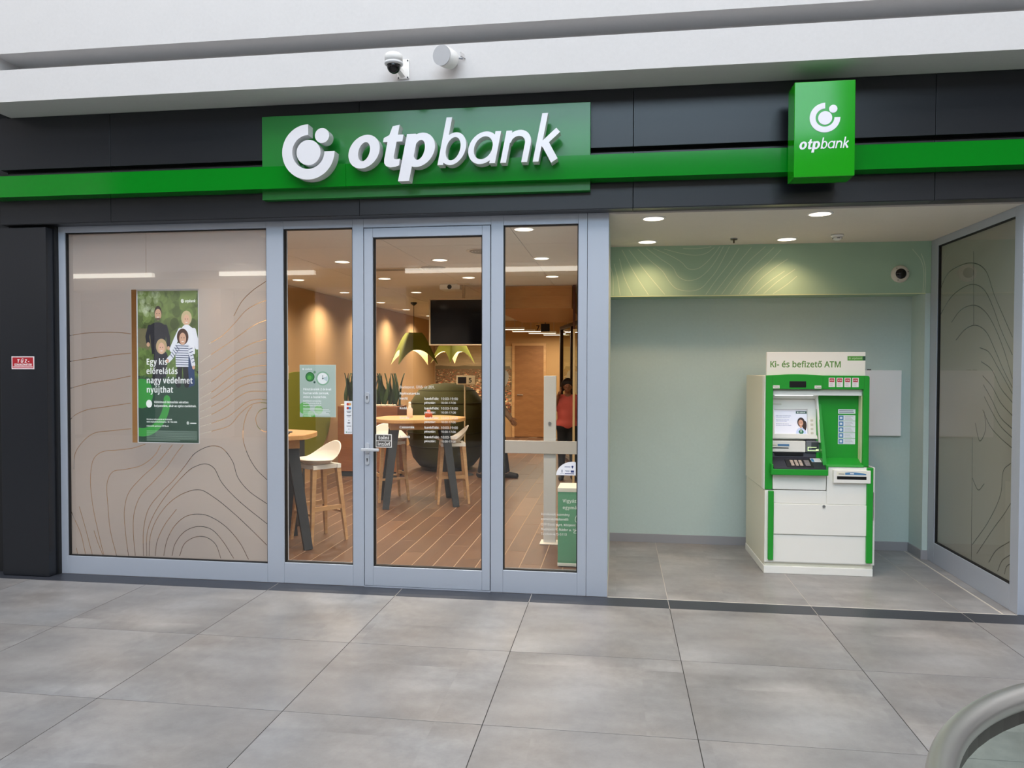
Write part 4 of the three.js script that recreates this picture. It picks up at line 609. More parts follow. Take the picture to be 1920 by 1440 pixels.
// ---------------------------------------------------------------- curved balustrade beside the camera
{
  const b = thing('balustrade', 'curved stainless handrail on a glass balustrade', 'railing', [0, 0, 0]);
  const pts = []; for (let z = 6.4; z > 4.55; z -= 0.3) pts.push([0.475, 1, z]); for (let a = 180; a <= 270; a += 10) pts.push([1.25 + 0.775 * Math.cos(a * R), 1, 4.5 + 0.775 * Math.sin(a * R)]); for (let x = 1.5; x < 3.4; x += 0.3) pts.push([x, 1, 3.725]);
  P(b, 'handrail', tube(pts, 0.0245, 160, 20), M(0xc9c7c3, 0.3, { metalness: 0.85 }));
  const cv = new THREE.CatmullRomCurve3(pts.map((p) => new THREE.Vector3(...p)));
  const wall = (y0, y1, th) => { const N = 90, pos = [], idx = []; for (let i = 0; i <= N; i++) { const p = cv.getPointAt(i / N), tt = cv.getTangentAt(i / N), nx = -tt.z * th / 2, nz = tt.x * th / 2; pos.push(p.x + nx, y0, p.z + nz, p.x + nx, y1, p.z + nz, p.x - nx, y1, p.z - nz, p.x - nx, y0, p.z - nz); } for (let i = 0; i < N; i++) for (let k = 0; k < 4; k++) { const a = i * 4 + k, c = i * 4 + (k + 1) % 4; idx.push(a, c, a + 4, c, c + 4, a + 4); } const g = new THREE.BufferGeometry(); g.setAttribute('position', new THREE.Float32BufferAttribute(pos, 3)); g.setIndex(idx); const h = g.toNonIndexed(); h.computeVertexNormals(); h.setAttribute('uv', new THREE.Float32BufferAttribute(new Float32Array(h.attributes.position.count * 2), 2)); return h; };
  P(b, 'rail_channel', wall(0.955, 0.985, 0.03), M(0x55544f, 0.4, { metalness: 0.6 }));
  const single = (y0, y1) => surf((u, v) => { const p = cv.getPointAt(u); return [p.x, y0 + (y1 - y0) * v, p.z]; }, 90, 1);
  P(b, 'glass_panel', single(0.1, 0.96), M(0xdfeee6, 0.0, { transmission: 1, thickness: 0, ior: 1.5 }));
  P(b, 'base_shoe', wall(0, 0.1, 0.06), M(0x9a9996, 0.35, { metalness: 0.7 }));
}
// ---------------------------------------------------------------- bank hall: lights
{
  const grid = [[-2.9, -2.18, 'above the planks behind the left high table'], [-1.84, -2.18, 'straight behind the entrance door head'], [-2.92, -3.71, 'near the left stool of the middle table'], [-1.84, -3.72, 'in front of the television'], [-2.98, -5.45, 'between the planter and the television'], [-0.755, -0.55, 'right behind the glass over the sanitizer stand'], [-0.775, -2.19, 'above the white barrier post'], [-0.8, -3.74, 'in front of the veneered bulkhead'], [-2.95, -0.6, 'just behind the window with the notice'], [-1.84, -0.6, 'just behind the entrance door'], [-2.95, -9.6, 'between the two pendant lamps']];
  for (const [x, z, w] of grid) downlight(x, 2.8, z, 'round warm bank ceiling downlight ' + w, 'downlights in the bank ceiling', SPOT_I * (z > -0.7 && x < -2 ? 0.5 : 1), WARM, 0.075, 68);
  for (const z of [-2.2, -3.7, -5.35, -7.1, -8.7, -10.5]) downlight(-4.06, 2.8, z, 'round warm downlight close to the beige side wall of the bank', 'wall-washing downlights', SPOT_I * 1.2, WARM, 0.07, 74);
  downlight(-1.2, 2.8, -10.2, 'round warm downlight near the back door of the bank hall', 'downlights at the back of the bank', SPOT_I, WARM);
  downlight(-3.4, 2.8, -11.4, 'round warm downlight close to the panorama wall picture', 'downlights at the back of the bank', SPOT_I, WARM);
  const ring = (g, r) => lathe([[r, 0], [r + 0.008, -0.008], [r + 0.02, 0]], 40);
  for (const [x, z, l] of [[-1.28, -1.65, 'round slotted air diffuser in the bank ceiling'], [-2.05, -2.75, 'flat round ceiling speaker in the bank hall']]) {
    const d = thing('ceiling_diffuser', l, 'diffuser', [x, 2.8, z]); P(d, 'face', cyl(0.17, 0.17, 0.004, 40), M(0xcfc6b9, 0.6), [0, -0.002, 0]);
    for (let k = 1; k < 5; k++) P(d, 'slot_ring', ring(0, 0.03 * k), M(0x8d8478, 0.6), [0, -0.004, 0]);
  }
  const v = thing('ceiling_vent', 'long slotted air vent in the bank ceiling', 'vent', [-2.55, 2.8, -2.85]); P(v, 'frame', bx(-0.35, 0.35, -0.008, 0, -0.12, 0.12), M(0xd9d0c4, 0.6)); for (let k = 0; k < 3; k++) P(v, 'slot', bx(-0.32, 0.32, -0.01, -0.007, -0.08 + k * 0.06, -0.055 + k * 0.06), M(0x6d6558, 0.8));
  const p = thing('ceiling_projector', 'small white box fitting under the bank ceiling', 'fitting', [-2.25, 2.8, -4.6]); P(p, 'body', rbx(-0.14, 0.14, -0.07, 0, -0.14, 0.14, 0.01), white); P(p, 'lens', cyl(0.03, 0.03, 0.01, 20).rotateX(Math.PI / 2), black, [0, -0.035, 0.142]);
}
for (let k = 0; k < 4; k++) {
  const g = thing('linear_lamp', 'slim white linear lamp hanging over the counters near the back door', 'lamp', [-2.1 + k * 0.24, 2.42, -9.1 - k * 0.85], 0, 'linear lamps at the back of the bank');
  P(g, 'housing', bx(-0.3, 0.3, 0, 0.04, -0.05, 0.05), white); P(g, 'light_strip', bx(-0.29, 0.29, -0.004, 0, -0.045, 0.045), emit(new THREE.Color(1, 0.93, 0.78), 2.5));
  for (const x of [-0.25, 0.25]) P(g, 'suspension_wire', rod([x, 0.04, 0], [x, 0.38, 0], 0.003, 6), steel);
  const l = new THREE.RectAreaLight(new THREE.Color(1, 0.85, 0.6), 150, 0.56, 0.08); l.position.set(0, -0.01, 0); l.rotation.x = -Math.PI / 2; g.add(l);
}
// ---------------------------------------------------------------- bar tables and stools
function barTable(pos, ry, label) {
  const t = thing('bar_table', label, 'table', pos, ry, 'high tables in the bank');
  const pts = []; const rx = 0.62, rz = 0.5; for (const a of [0, 55, 125, 180, 235, 305]) pts.push([rx * Math.cos(a * R), rz * Math.sin(a * R)]);
  const s = new THREE.Shape(); pts.forEach(([x, y], i) => { const n = pts[(i + 1) % 6], m = [(x + n[0]) / 2, (y + n[1]) / 2]; if (!i) { const q = pts[5]; s.moveTo((x + q[0]) / 2, (y + q[1]) / 2); } s.quadraticCurveTo(x * 0.985, y * 0.985, ...[x + (m[0] - x) * 0.3, y + (m[1] - y) * 0.3]); s.lineTo(...m); });
  P(t, 'table_top', uvBox(ext(s, 0.035, 0.006, 6).rotateX(-Math.PI / 2).translate(0, 1.02, 0)), oak);
  P(t, 'apron', merge([bx(-0.36, 0.36, 0.93, 1.02, -0.26, -0.22), bx(-0.36, 0.36, 0.93, 1.02, 0.22, 0.26), bx(-0.36, -0.32, 0.93, 1.02, -0.22, 0.22), bx(0.32, 0.36, 0.93, 1.02, -0.22, 0.22)]), oak);
  for (const [sx, sz] of [[-1, -1], [1, -1], [1, 1], [-1, 1]]) P(t, 'leg', bar([sx * 0.42, 0, sz * 0.33], [sx * 0.3, 0.96, sz * 0.2], 0.075, 0.06, 0.1, 0.07), charcoal);
  return t;
}
const tb1 = barTable([-3.34, 0, -1.07], 0.62, 'high oak-topped table with dark legs beside the narrow left window');
barTable([-2.42, 0, -3.5], 0.35, 'high oak-topped table with dark legs in the middle of the hall');
function stoolSeat() {
  const top = (u, v) => { const a = u * 2 * Math.PI, r = v; const x = 0.235 * r * Math.cos(a), z = 0.205 * r * Math.sin(a), back = Math.max(0, -Math.sin(a)); const y = 0.77 + Math.pow(r, 3) * (0.025 + 0.16 * Math.pow(back, 1.5)); return [x, y, z]; };
  const bot = (u, v) => { const a = -u * 2 * Math.PI, r = v; const x = 0.225 * r * Math.cos(a), z = 0.195 * r * Math.sin(a), back = Math.max(0, -Math.sin(a)); const y = 0.742 + Math.pow(r, 3) * (0.045 + 0.163 * Math.pow(back, 1.5)); return [x, y, z]; };
  const rim = (u, v) => { const a = u * 2 * Math.PI, A = top(u, 1), B = bot(-u, 1); return [0, 1, 2].map((i) => B[i] + (A[i] - B[i]) * v); };
  return merge([surf(top, 40, 10), surf(bot, 40, 10), surf(rim, 40, 1)]);
}
function stool(pos, ry, label) {
  const t = thing('bar_stool', label, 'stool', pos, ry, 'bar stools in the bank');
  P(t, 'seat_shell', stoolSeat(), M(0xe9e3da, 0.5));
  P(t, 'seat_bracket', merge([bx(-0.16, 0.16, 0.705, 0.745, -0.15, -0.11), bx(-0.16, 0.16, 0.705, 0.745, 0.11, 0.15), bx(-0.15, -0.11, 0.705, 0.745, -0.11, 0.11), bx(0.11, 0.15, 0.705, 0.745, -0.11, 0.11)]), M(0xf0eee9, 0.5));
  const c = [[-1, -1], [1, -1], [1, 1], [-1, 1]], F = 0.19, T = 0.13;
  for (const [sx, sz] of c) P(t, 'leg', bar([sx * F, 0, sz * F], [sx * T, 0.71, sz * T], 0.026, 0.026, 0.046, 0.046), oakLeg);
  const k = 0.3 / 0.71, q = F + (T - F) * k;
  for (let i = 0; i < 4; i++) { const a = c[i], b = c[(i + 1) % 4], y = i % 2 ? 0.33 : 0.28; P(t, 'footrest', bar([a[0] * q, y, a[1] * q], [b[0] * q, y, b[1] * q], 0.022, 0.04), oakLeg); }
  return t;
}
stool([-2.87, 0, -1.45], -0.65, 'white-shell bar stool with oak legs tucked under the table beside the left window');
stool([-2.86, 0, -3.72], 0.6, 'white-shell bar stool with oak legs near the planter, left of the middle table');
stool([-2.04, 0, -3.68], -1.25, 'white-shell bar stool with oak legs on the right of the middle table');
{
  const c = thing('low_cabinet', 'dark charcoal cabinet standing behind the frosted window', 'cabinet', [-3.85, 0, -1.95]);
  P(c, 'carcass', rbx(-0.55, 0.55, 0.06, 0.93, -0.17, 0.15, 0.004), charcoal); P(c, 'plinth', bx(-0.52, 0.52, 0, 0.06, -0.14, 0.12), black); P(c, 'worktop', rbx(-0.56, 0.56, 0.93, 0.96, -0.18, 0.17, 0.004), charcoal);
  for (const x of [-0.275, 0.275]) { const d = P(c, 'door', rbx(x - 0.268, x + 0.268, 0.075, 0.92, 0.15, 0.168, 0.003), charcoal); P(d, 'door_handle', rbx(x - 0.008, x + 0.008, 0.6, 0.75, 0.168, 0.19, 0.004), steel); }
}
// ---------------------------------------------------------------- items on the tables
{
  const s = thing('table_sign', 'white paddle sign on a slim pole standing on the high table', 'sign', [-3.1, 1.062, -1.2]);
  P(s, 'base', lathe([[0, 0], [0.07, 0], [0.07, 0.008], [0.012, 0.014], [0, 0.014]], 28), charcoal); P(s, 'pole', rod([0, 0.01, 0], [0, 0.56, 0], 0.008), M(0xe9d9bd, 0.4));
  P(s, 'paddle', ext(rectShape(-0.06, 0.06, 0.5, 0.63), 0.008, 0.003), M(0xe6d3c2, 0.5), [-0.02, 0, 0]); P(s, 'paddle_text', bx(0.0, 0.006, 0.54, 0.58, 0.011, 0.013), charcoal);
  const l = thing('pen_cord', 'black coiled pen cord lying on the high table', 'cord', [-3.05, 1.062, -1.05]); P(l, 'cord', tube([[-0.12, 0.02, 0], [-0.05, 0.05, 0.03], [0.03, 0.015, 0.02], [0.06, 0.005, 0], [0, 0.005, -0.02]], 0.006, 30, 8), black);
  for (const [x, z, r, h, col, lb] of [[-2.52, -3.45, 0.035, 0.16, 0xe6d6c8, 'pale dispenser bottle on the middle high table'], [-2.3, -3.52, 0.045, 0.09, 0xb55a42, 'small reddish cup on the middle high table']]) { const b = thing(r < 0.04 ? 'dispenser_bottle' : 'cup', lb, r < 0.04 ? 'bottle' : 'cup', [x, 1.062, z]); P(b, 'body', lathe([[0, 0], [r, 0], [r, h * 0.65], [r * 0.5, h * 0.8], [r * 0.45, h], [0, h]], 24), M(col, 0.5)); if (r < 0.04) P(b, 'cap', lathe([[0, h], [r * 0.5, h], [r * 0.4, h + 0.03], [0, h + 0.035]], 20), white); }
}
// ---------------------------------------------------------------- planter with upright plants
{
  const t = thing('planter', 'tall brown veneer planter box topped with pale pebbles', 'planter', [-3.75, 0, -5.8]);
  P(t, 'box', rbx(-0.5, 0.45, 0.08, 1.08, -0.25, 0.25, 0.006), brownWood); P(t, 'plinth', bx(-0.48, 0.43, 0, 0.08, -0.23, 0.23), charcoal); P(t, 'soil', bx(-0.46, 0.41, 1.07, 1.085, -0.21, 0.21), M(0x2a1f17, 0.95));
  const peb = new THREE.SphereGeometry(0.03, 10, 7).scale(1.2, 0.6, 1); for (let k = 0; k < 22; k++) P(t, 'pebble', peb, M(0xe2d2ba, 0.6), [-0.44 + k * 0.039, 1.092, 0.19 + 0.02 * Math.sin(k * 2.3)]);
  const leafM = [M(0x2f4321, 0.5), M(0x3c5228, 0.5), M(0x26371b, 0.5)];
  const leaf = (h, w, lean, curl) => surf((u, v) => { const s = (u - 0.5) * 2, ww = w * Math.pow(Math.max(0, Math.sin(Math.PI * (0.12 + 0.88 * v))), 0.6) * (1 - 0.75 * v * v); return [s * ww + 0.02 * Math.sin(v * 5 + curl), v * h, lean * v * v + 0.018 * s * s]; }, 4, 12);
  const kinds = [leaf(0.42, 0.03, 0.05, 0), leaf(0.5, 0.034, 0.08, 1), leaf(0.36, 0.028, 0.03, 2), leaf(0.46, 0.032, -0.05, 3)];
  for (let p = 0; p < 7; p++) {
    const pl = thing('snake_plant', 'upright dark green sword-leaved plant growing in the veneer planter', 'plant', [-4.17 + p * 0.135, 1.086, -5.78 + (p % 2) * 0.06], 0, 'plants in the planter');
    for (let k = 0; k < 8; k++) { const a = rnd() * 6.28; P(pl, 'leaf', kinds[Math.floor(rnd() * 4)], leafM[Math.floor(rnd() * 3)], [0.05 * Math.cos(a), 0, 0.05 * Math.sin(a)], [0, a, (rnd() - 0.5) * 0.25]); }
  }
}
// ---------------------------------------------------------------- pendant lamps
function pendant(x, z, yt, size, ry, label) {
  const t = thing('pendant_lamp', label, 'pendant lamp', [x, 2.8, z], ry, 'olive pendant lamps');
  P(t, 'canopy', at(lathe([[0, 0], [0.055, 0], [0.055, -0.02], [0.02, -0.05], [0, -0.06]], 24), 0, 0, 0), black); P(t, 'cord', rod([0, -0.05, 0], [0, yt - 2.8 + 0.01, 0], 0.005, 6), black);
  const y0 = yt - 2.8;
  const f = (o) => (u, v) => { const a = u * 2 * Math.PI, sq = 1 / Math.max(Math.abs(Math.cos(a)), Math.abs(Math.sin(a))), corner = (sq - 1) / 0.4142; const r = (0.12 * sq + (size * (0.3 + 0.1 * corner) * sq - 0.12 * sq) * Math.pow(v, 0.8)) * o; const drop = v * (size * 0.34 + size * 0.3 * Math.pow(corner, 1.5)); return [r * Math.cos(a), y0 - drop - (o < 1 ? 0.006 : 0), r * Math.sin(a)]; };
  P(t, 'shade', surf(f(1), 64, 12), olive); P(t, 'shade_lining', surf(f(0.985), 64, 12), M(0xeedcae, 0.7));
  P(t, 'shade_top', bx(-0.12, 0.12, y0 - 0.004, y0 + 0.004, -0.12, 0.12), olive);
  const bl = P(t, 'bulb', new THREE.SphereGeometry(0.045, 20, 14), emit(new THREE.Color(1, 0.82, 0.5), 4), [0, y0 - 0.16, 0]);
  P(t, 'bulb_holder', rod([0, y0, 0], [0, y0 - 0.12, 0], 0.022), black);
  const l = new THREE.PointLight(WARM, 1.6); l.position.set(0, y0 - 0.16, 0); l.shadow.radius = 2; t.add(l);
}
pendant(-3.5, -7.2, 2.27, 0.86, 0.5, 'folded olive pendant lamp hanging above the planter end');
pendant(-3.3, -9.4, 2.27, 0.8, 0.9, 'folded olive pendant lamp hanging in front of the panorama picture');
// ---------------------------------------------------------------- wall screen, signs and panorama picture
{
  const tv = thing('television', 'large dark television with pale frame hung from the bank ceiling', 'television', [-2.03, 2.285, -4.4], 0.03);
  P(tv, 'frame', at(ext(rectHole(rectShape(-0.48, 0.48, -0.315, 0.315), -0.462, 0.462, -0.297, 0.297), 0.04, 0.003), 0, 0, -0.02), M(0xb9a58b, 0.4)); P(tv, 'back_cover', bx(-0.47, 0.47, -0.3, 0.3, -0.06, 0.0), charcoal); P(tv, 'screen', new THREE.PlaneGeometry(0.926, 0.596), M(0x08080a, 0.08), [0, 0, 0.006]); P(tv, 'ceiling_pole', rod([-0.02, 0.3, -0.05], [-0.02, 0.515, -0.05], 0.02), M(0xb9a58b, 0.4)); P(tv, 'ceiling_plate', bx(-0.1, 0.06, 0.505, 0.515, -0.1, 0.0), M(0xb9a58b, 0.4));
  const pan = canvasTex(1024, 880, (c, W, H) => {
    c.fillStyle = '#cbb58d'; c.fillRect(0, 0, W, H); for (let i = 0; i < 260; i++) { const k = 165 + rnd() * 50; c.fillStyle = `rgba(${k},${k * 0.9},${k * 0.72},0.25)`; c.beginPath(); c.ellipse(rnd() * W, rnd() * 250, 40 + rnd() * 120, 8 + rnd() * 24, 0, 0, 7); c.fill(); }
    c.fillStyle = '#7d7055'; c.beginPath(); c.moveTo(0, 260); for (let x = 0; x <= W; x += 40) c.lineTo(x, 245 + 25 * noise.noise(x * 0.006, 3, 1)); c.lineTo(W, 300); c.lineTo(0, 300); c.fill();
    c.fillStyle = '#82694c'; c.fillRect(0, 285, W, H); for (let i = 0; i < 1900; i++) { const y = 285 + Math.pow(rnd(), 1.3) * 560, s = 4 + (y - 285) * 0.045, k = 0.55 + rnd() * 0.75; const cc = rnd() < 0.45 ? [176, 104, 72] : rnd() < 0.6 ? [214, 190, 150] : [84, 74, 56]; c.fillStyle = `rgb(${cc.map((q) => Math.min(255, q * k)).join(',')})`; c.fillRect(rnd() * W, y, s * (1 + rnd() * 2), s * (0.5 + rnd() * 0.6)); }
    c.strokeStyle = 'rgba(225,205,165,0.7)'; c.lineWidth = 7; c.beginPath(); c.moveTo(W * 0.2, H * 0.5); c.lineTo(W * 0.75, H * 0.47); c.moveTo(W * 0.22, H * 0.5); c.lineTo(W * 0.24, H * 0.9); c.moveTo(W * 0.6, H * 0.48); c.lineTo(W * 0.8, H * 0.95); c.stroke();
    c.fillStyle = '#9a9a96'; c.beginPath(); c.ellipse(W * 0.82, H * 0.52, 110, 190, 0.7, 0, 7); c.fill();
  });
  const m = thing('panorama_picture', 'wide brownish aerial city picture covering the back wall of the bank', 'picture', [-3.47, 1.345, BACK]); P(m, 'panel', bx(-0.95, 0.95, -0.84, 0.84, 0, 0.02), M(0xd8c49c, 0.6)); plane(m, 'print', 1.88, 1.66, pan, [0, 0, 0.022], null, 0.7);
  const s5 = thing('counter_sign', 'cream counter number sign showing five on a slim post', 'sign', [-2.33, 0, -6]); P(s5, 'board', ext(rectShape(-0.15, 0.15, 1.41, 1.55), 0.03, 0.006), M(0xe0cda9, 0.5)); P(s5, 'display', bx(-0.125, 0.005, 1.43, 1.53, 0.03, 0.04), M(0x15151a, 0.3)); P(s5, 'post', rod([-0.02, 0, 0.01], [-0.02, 1.41, 0.01], 0.012), M(0xdcc8a2, 0.4)); P(s5, 'foot', cyl(0.13, 0.14, 0.015, 28), charcoal, [-0.02, 0.0075, 0.01]);
  plane(s5, 'number', 0.1, 0.11, canvasTex(100, 110, (c, W, H) => { c.fillStyle = '#e0cda9'; c.fillRect(0, 0, W, H); c.fillStyle = '#1c1712'; c.font = 'bold 100px sans-serif'; c.fillText('5', 22, 92); }), [0.07, 1.48, 0.0375]);
  const s7 = thing('hanging_number', 'small dark display with number seven hanging from the bulkhead', 'sign', [-1.31, 2.4, -8.1]); P(s7, 'display', rbx(-0.065, 0.09, -0.07, 0.07, -0.03, 0.03, 0.006), black); P(s7, 'rod', rod([0.01, 0.07, 0], [0.01, 0.4, 0], 0.008), charcoal);
  plane(s7, 'number', 0.09, 0.13, canvasTex(90, 130, (c) => { c.fillStyle = '#d7b272'; c.fillRect(0, 0, 90, 130); c.fillStyle = '#1c1712'; c.font = 'bold 120px sans-serif'; c.fillText('7', 12, 110); }), [-0.12, 0, 0.02]);
}
// ---------------------------------------------------------------- olive wall disc, round booth, barrier, slats, inner glass screen
{
  const d = thing('wall_disc', 'large olive green disc on the beige side wall of the bank', 'wall panel', [-4.46, 0.94, -4.55], Math.PI / 2); P(d, 'disc', cyl(1.2, 1.2, 0.02, 64).rotateX(Math.PI / 2).scale(1, 0.56, 1), olive, [0, 0, 0.01]);
  const b = thing('round_booth', 'dark olive round upholstered booth standing behind the middle table', 'booth', [-2.8, 0, -6.7]);
  P(b, 'shell', lathe([[0, 0.06], [0.45, 0.06], [0.56, 0.2], [0.645, 0.55], [0.655, 0.85], [0.6, 1.1], [0.47, 1.3], [0.25, 1.4], [0, 1.42]], 48), oliveDark); P(b, 'plinth', cyl(0.42, 0.44, 0.06, 40), black, [0, 0.03, 0]);
  for (let k = 0; k < 5; k++) P(b, 'cushion_seam', new THREE.TorusGeometry([0.62, 0.66, 0.655, 0.605, 0.47][k] - 0.004, 0.007, 8, 60).rotateX(Math.PI / 2), M(0x38361d, 0.8), [0, [0.4, 0.62, 0.86, 1.1, 1.3][k], 0]);
  const g = thing('barrier_gate', 'white post with horizontal rail standing inside the narrow right window', 'barrier', [-0.634, 0, -1.64]);
  P(g, 'post', rbx(-0.058, 0.058, 0.01, 1.6, -0.03, 0.03, 0.004), M(0xc6c5c4, 0.45)); P(g, 'rail', rbx(-0.55, 0.42, 0.86, 0.982, 0.03, 0.055, 0.004), M(0xb9b4b0, 0.45)); P(g, 'base_plate', rbx(-0.09, 0.11, 0, 0.012, -0.09, 0.09, 0.004), M(0xd9d0c4, 0.45)); P(g, 'latch', merge([cyl(0.014, 0.014, 0.02, 18).rotateX(Math.PI / 2).translate(0, 1.15, 0.035), bx(-0.012, 0.012, 1.135, 1.15, 0.03, 0.04)]), steel); P(g, 'rear_post', rbx(-0.53, -0.47, 0, 0.97, -0.005, 0.03, 0.004), M(0xb9b4b0, 0.45));
  const h = thing('sanitizer_stand', 'green hand sanitizer stand with cream top inside narrow right window', 'stand', [-0.335, 0, -0.93]);
  P(h, 'body', rbx(-0.155, 0.155, 0.035, 0.635, -0.13, 0.15, 0.004), M(0x5a9a72, 0.5)); P(h, 'top_cap', rbx(-0.157, 0.157, 0.635, 0.67, -0.132, 0.152, 0.004), M(0xdcd6c6, 0.5)); P(h, 'base_cap', rbx(-0.157, 0.157, 0.008, 0.035, -0.132, 0.152, 0.004), M(0xd9dccf, 0.5)); P(h, 'foot', bx(-0.13, 0.13, 0, 0.008, -0.11, 0.13), black);
  plane(h, 'print', 0.308, 0.56, canvasTex(440, 800, (c, W, H) => { c.fillStyle = '#62a07a'; c.fillRect(0, 0, W, H); c.fillStyle = '#dfeae0'; c.strokeStyle = '#dfeae0'; c.font = 'bold 54px sans-serif'; c.fillText('Vigyázzunk', 56, 96); c.fillText('egymásra!', 56, 176); c.lineWidth = 7; c.beginPath(); c.moveTo(240, 218); c.bezierCurveTo(205, 280, 190, 330, 240, 335); c.bezierCurveTo(290, 330, 275, 280, 240, 218); c.stroke(); c.beginPath(); c.moveTo(190, 462); c.quadraticCurveTo(200, 420, 280, 420); c.quadraticCurveTo(330, 372, 420, 400); c.moveTo(190, 462); c.lineTo(430, 462); c.stroke(); }), [0, 0.335, 0.1508]);
  const sl = thing('slat_screen', 'dark wooden vertical slats beside the bank bulkhead', 'screen', [-0.6, 0, -4.75]); for (let k = 0; k < 8; k++) P(sl, 'slat', rbx(k * 0.062, 0.03 + k * 0.062, 2.2, 2.8, -0.03, 0.03, 0.003, 1), M(0x5d3220, 0.6)); P(sl, 'lower_rail', bx(0, 0.47, 2.16, 2.2, -0.03, 0.03), M(0xd9bb86, 0.5)); P(sl, 'end_post', bx(0, 0.03, 0, 2.16, -0.03, 0.03), M(0xcbb184, 0.5)); P(sl, 'hanging_strips', merge([0, 1, 2, 3].map((k) => bx(0.06 + k * 0.09, 0.1 + k * 0.09, 0.02, 2.16, -0.02, 0.02))), M(0x3a332c, 0.6));
  const q = thing('inner_glass_screen', 'dark-framed interior glass screen behind the person in coral', 'partition', [-0.5, 0, -6.3], 1.79); 
  P(q, 'frame', merge([bx(-0.03, 0.03, 0, 2.45, -0.03, 0.03), bx(2.5, 2.56, 0, 2.45, -0.03, 0.03), bx(0.03, 2.5, 2.39, 2.45, -0.03, 0.03), bx(0.03, 2.5, 0, 0.06, -0.03, 0.03), bx(1.25, 1.3, 0.06, 2.39, -0.03, 0.03)]), M(0x3a2218, 0.5)); P(q, 'glass_pane', new THREE.PlaneGeometry(2.47, 2.33), M(0xcfd6b8, 0.0, { transmission: 1, thickness: 0, ior: 1.6 }), [1.265, 1.225, 0]);
}
// ---------------------------------------------------------------- people in the bank
const V = (a) => new THREE.Vector3(...a);
function sdfGeo(bones, k, c, half, res) {                              // bones: [a, b, ra, rb]
  const mc = new MarchingCubes(res, new THREE.MeshBasicMaterial(), false, false, 120000); mc.isolation = 0;
  const n = res, hs = n / 2, B = bones.map(([a, b, ra, rb]) => { const d = [b[0] - a[0], b[1] - a[1], b[2] - a[2]]; return [a, d, d[0] * d[0] + d[1] * d[1] + d[2] * d[2] + 1e-9, ra, rb]; });
  for (let z = 0; z < n; z++) for (let y = 0; y < n; y++) for (let x = 0; x < n; x++) {
    const px = c[0] + (x - hs) / hs * half, py = c[1] + (y - hs) / hs * half, pz = c[2] + (z - hs) / hs * half; let D = 1;
    for (const [a, d, L, ra, rb] of B) {
      const qx = px - a[0], qy = py - a[1], qz = pz - a[2], t = Math.min(1, Math.max(0, (qx * d[0] + qy * d[1] + qz * d[2]) / L));
      const e = Math.hypot(qx - d[0] * t, qy - d[1] * t, qz - d[2] * t) - (ra + (rb - ra) * t);
      const h = Math.max(k - Math.abs(D - e), 0) / k; D = Math.min(D, e) - h * h * k * 0.25;
    }
    mc.field[x + y * n + z * n * n] = -D;
  }
  mc.update();
  const N = mc.count, pos = new Float32Array(mc.positionArray.slice(0, N * 3)), nor = new Float32Array(mc.normalArray.slice(0, N * 3));
  for (let i = 0; i < N * 3; i++) pos[i] = c[i % 3] + pos[i] * half;
  const g = new THREE.BufferGeometry(); g.setAttribute('position', new THREE.BufferAttribute(pos, 3)); g.setAttribute('normal', new THREE.BufferAttribute(nor, 3)); g.setAttribute('uv', new THREE.BufferAttribute(new Float32Array(N * 2), 2));
  return g;
}
const grow = (b, d) => b.map(([a, c, r, s]) => [a, c, r + d, s + d]);
function hand(w, dir, side) {                                          // five-fingered hand hanging along dir from the wrist w
  const D = V(dir).normalize(), S = new THREE.Vector3(side, 0, 0).cross(D).normalize(), T = D.clone().cross(S).normalize();
  const p = (a, b, c) => { const q = V(w).addScaledVector(D, a).addScaledVector(S, b).addScaledVector(T, c); return [q.x, q.y, q.z]; };
  const L = [[p(0, 0, 0), p(0.03, 0, 0), 0.024, 0.026], [p(0.03, -0.018, 0), p(0.08, -0.026, 0), 0.016, 0.013], [p(0.03, 0.018, 0), p(0.08, 0.026, 0), 0.016, 0.013], [p(0.05, -0.01, 0), p(0.08, 0.01, 0), 0.015, 0.013]];
  [[-0.03, 0.055], [-0.01, 0.07], [0.01, 0.066], [0.03, 0.05]].forEach(([s, l]) => { L.push([p(0.078, s, 0), p(0.078 + l * 0.55, s * 1.1, 0.004), 0.009, 0.008]); L.push([p(0.078 + l * 0.55, s * 1.1, 0.004), p(0.078 + l, s * 1.1, 0.02), 0.008, 0.0065]); });
  L.push([p(0.02, -0.026, 0.008), p(0.05, -0.052, 0.02), 0.012, 0.009]); L.push([p(0.05, -0.052, 0.02), p(0.078, -0.058, 0.03), 0.009, 0.0075]);
  const m = p(0.07, 0, 0); return sdfGeo(L, 0.008, m, 0.12, 44);
}
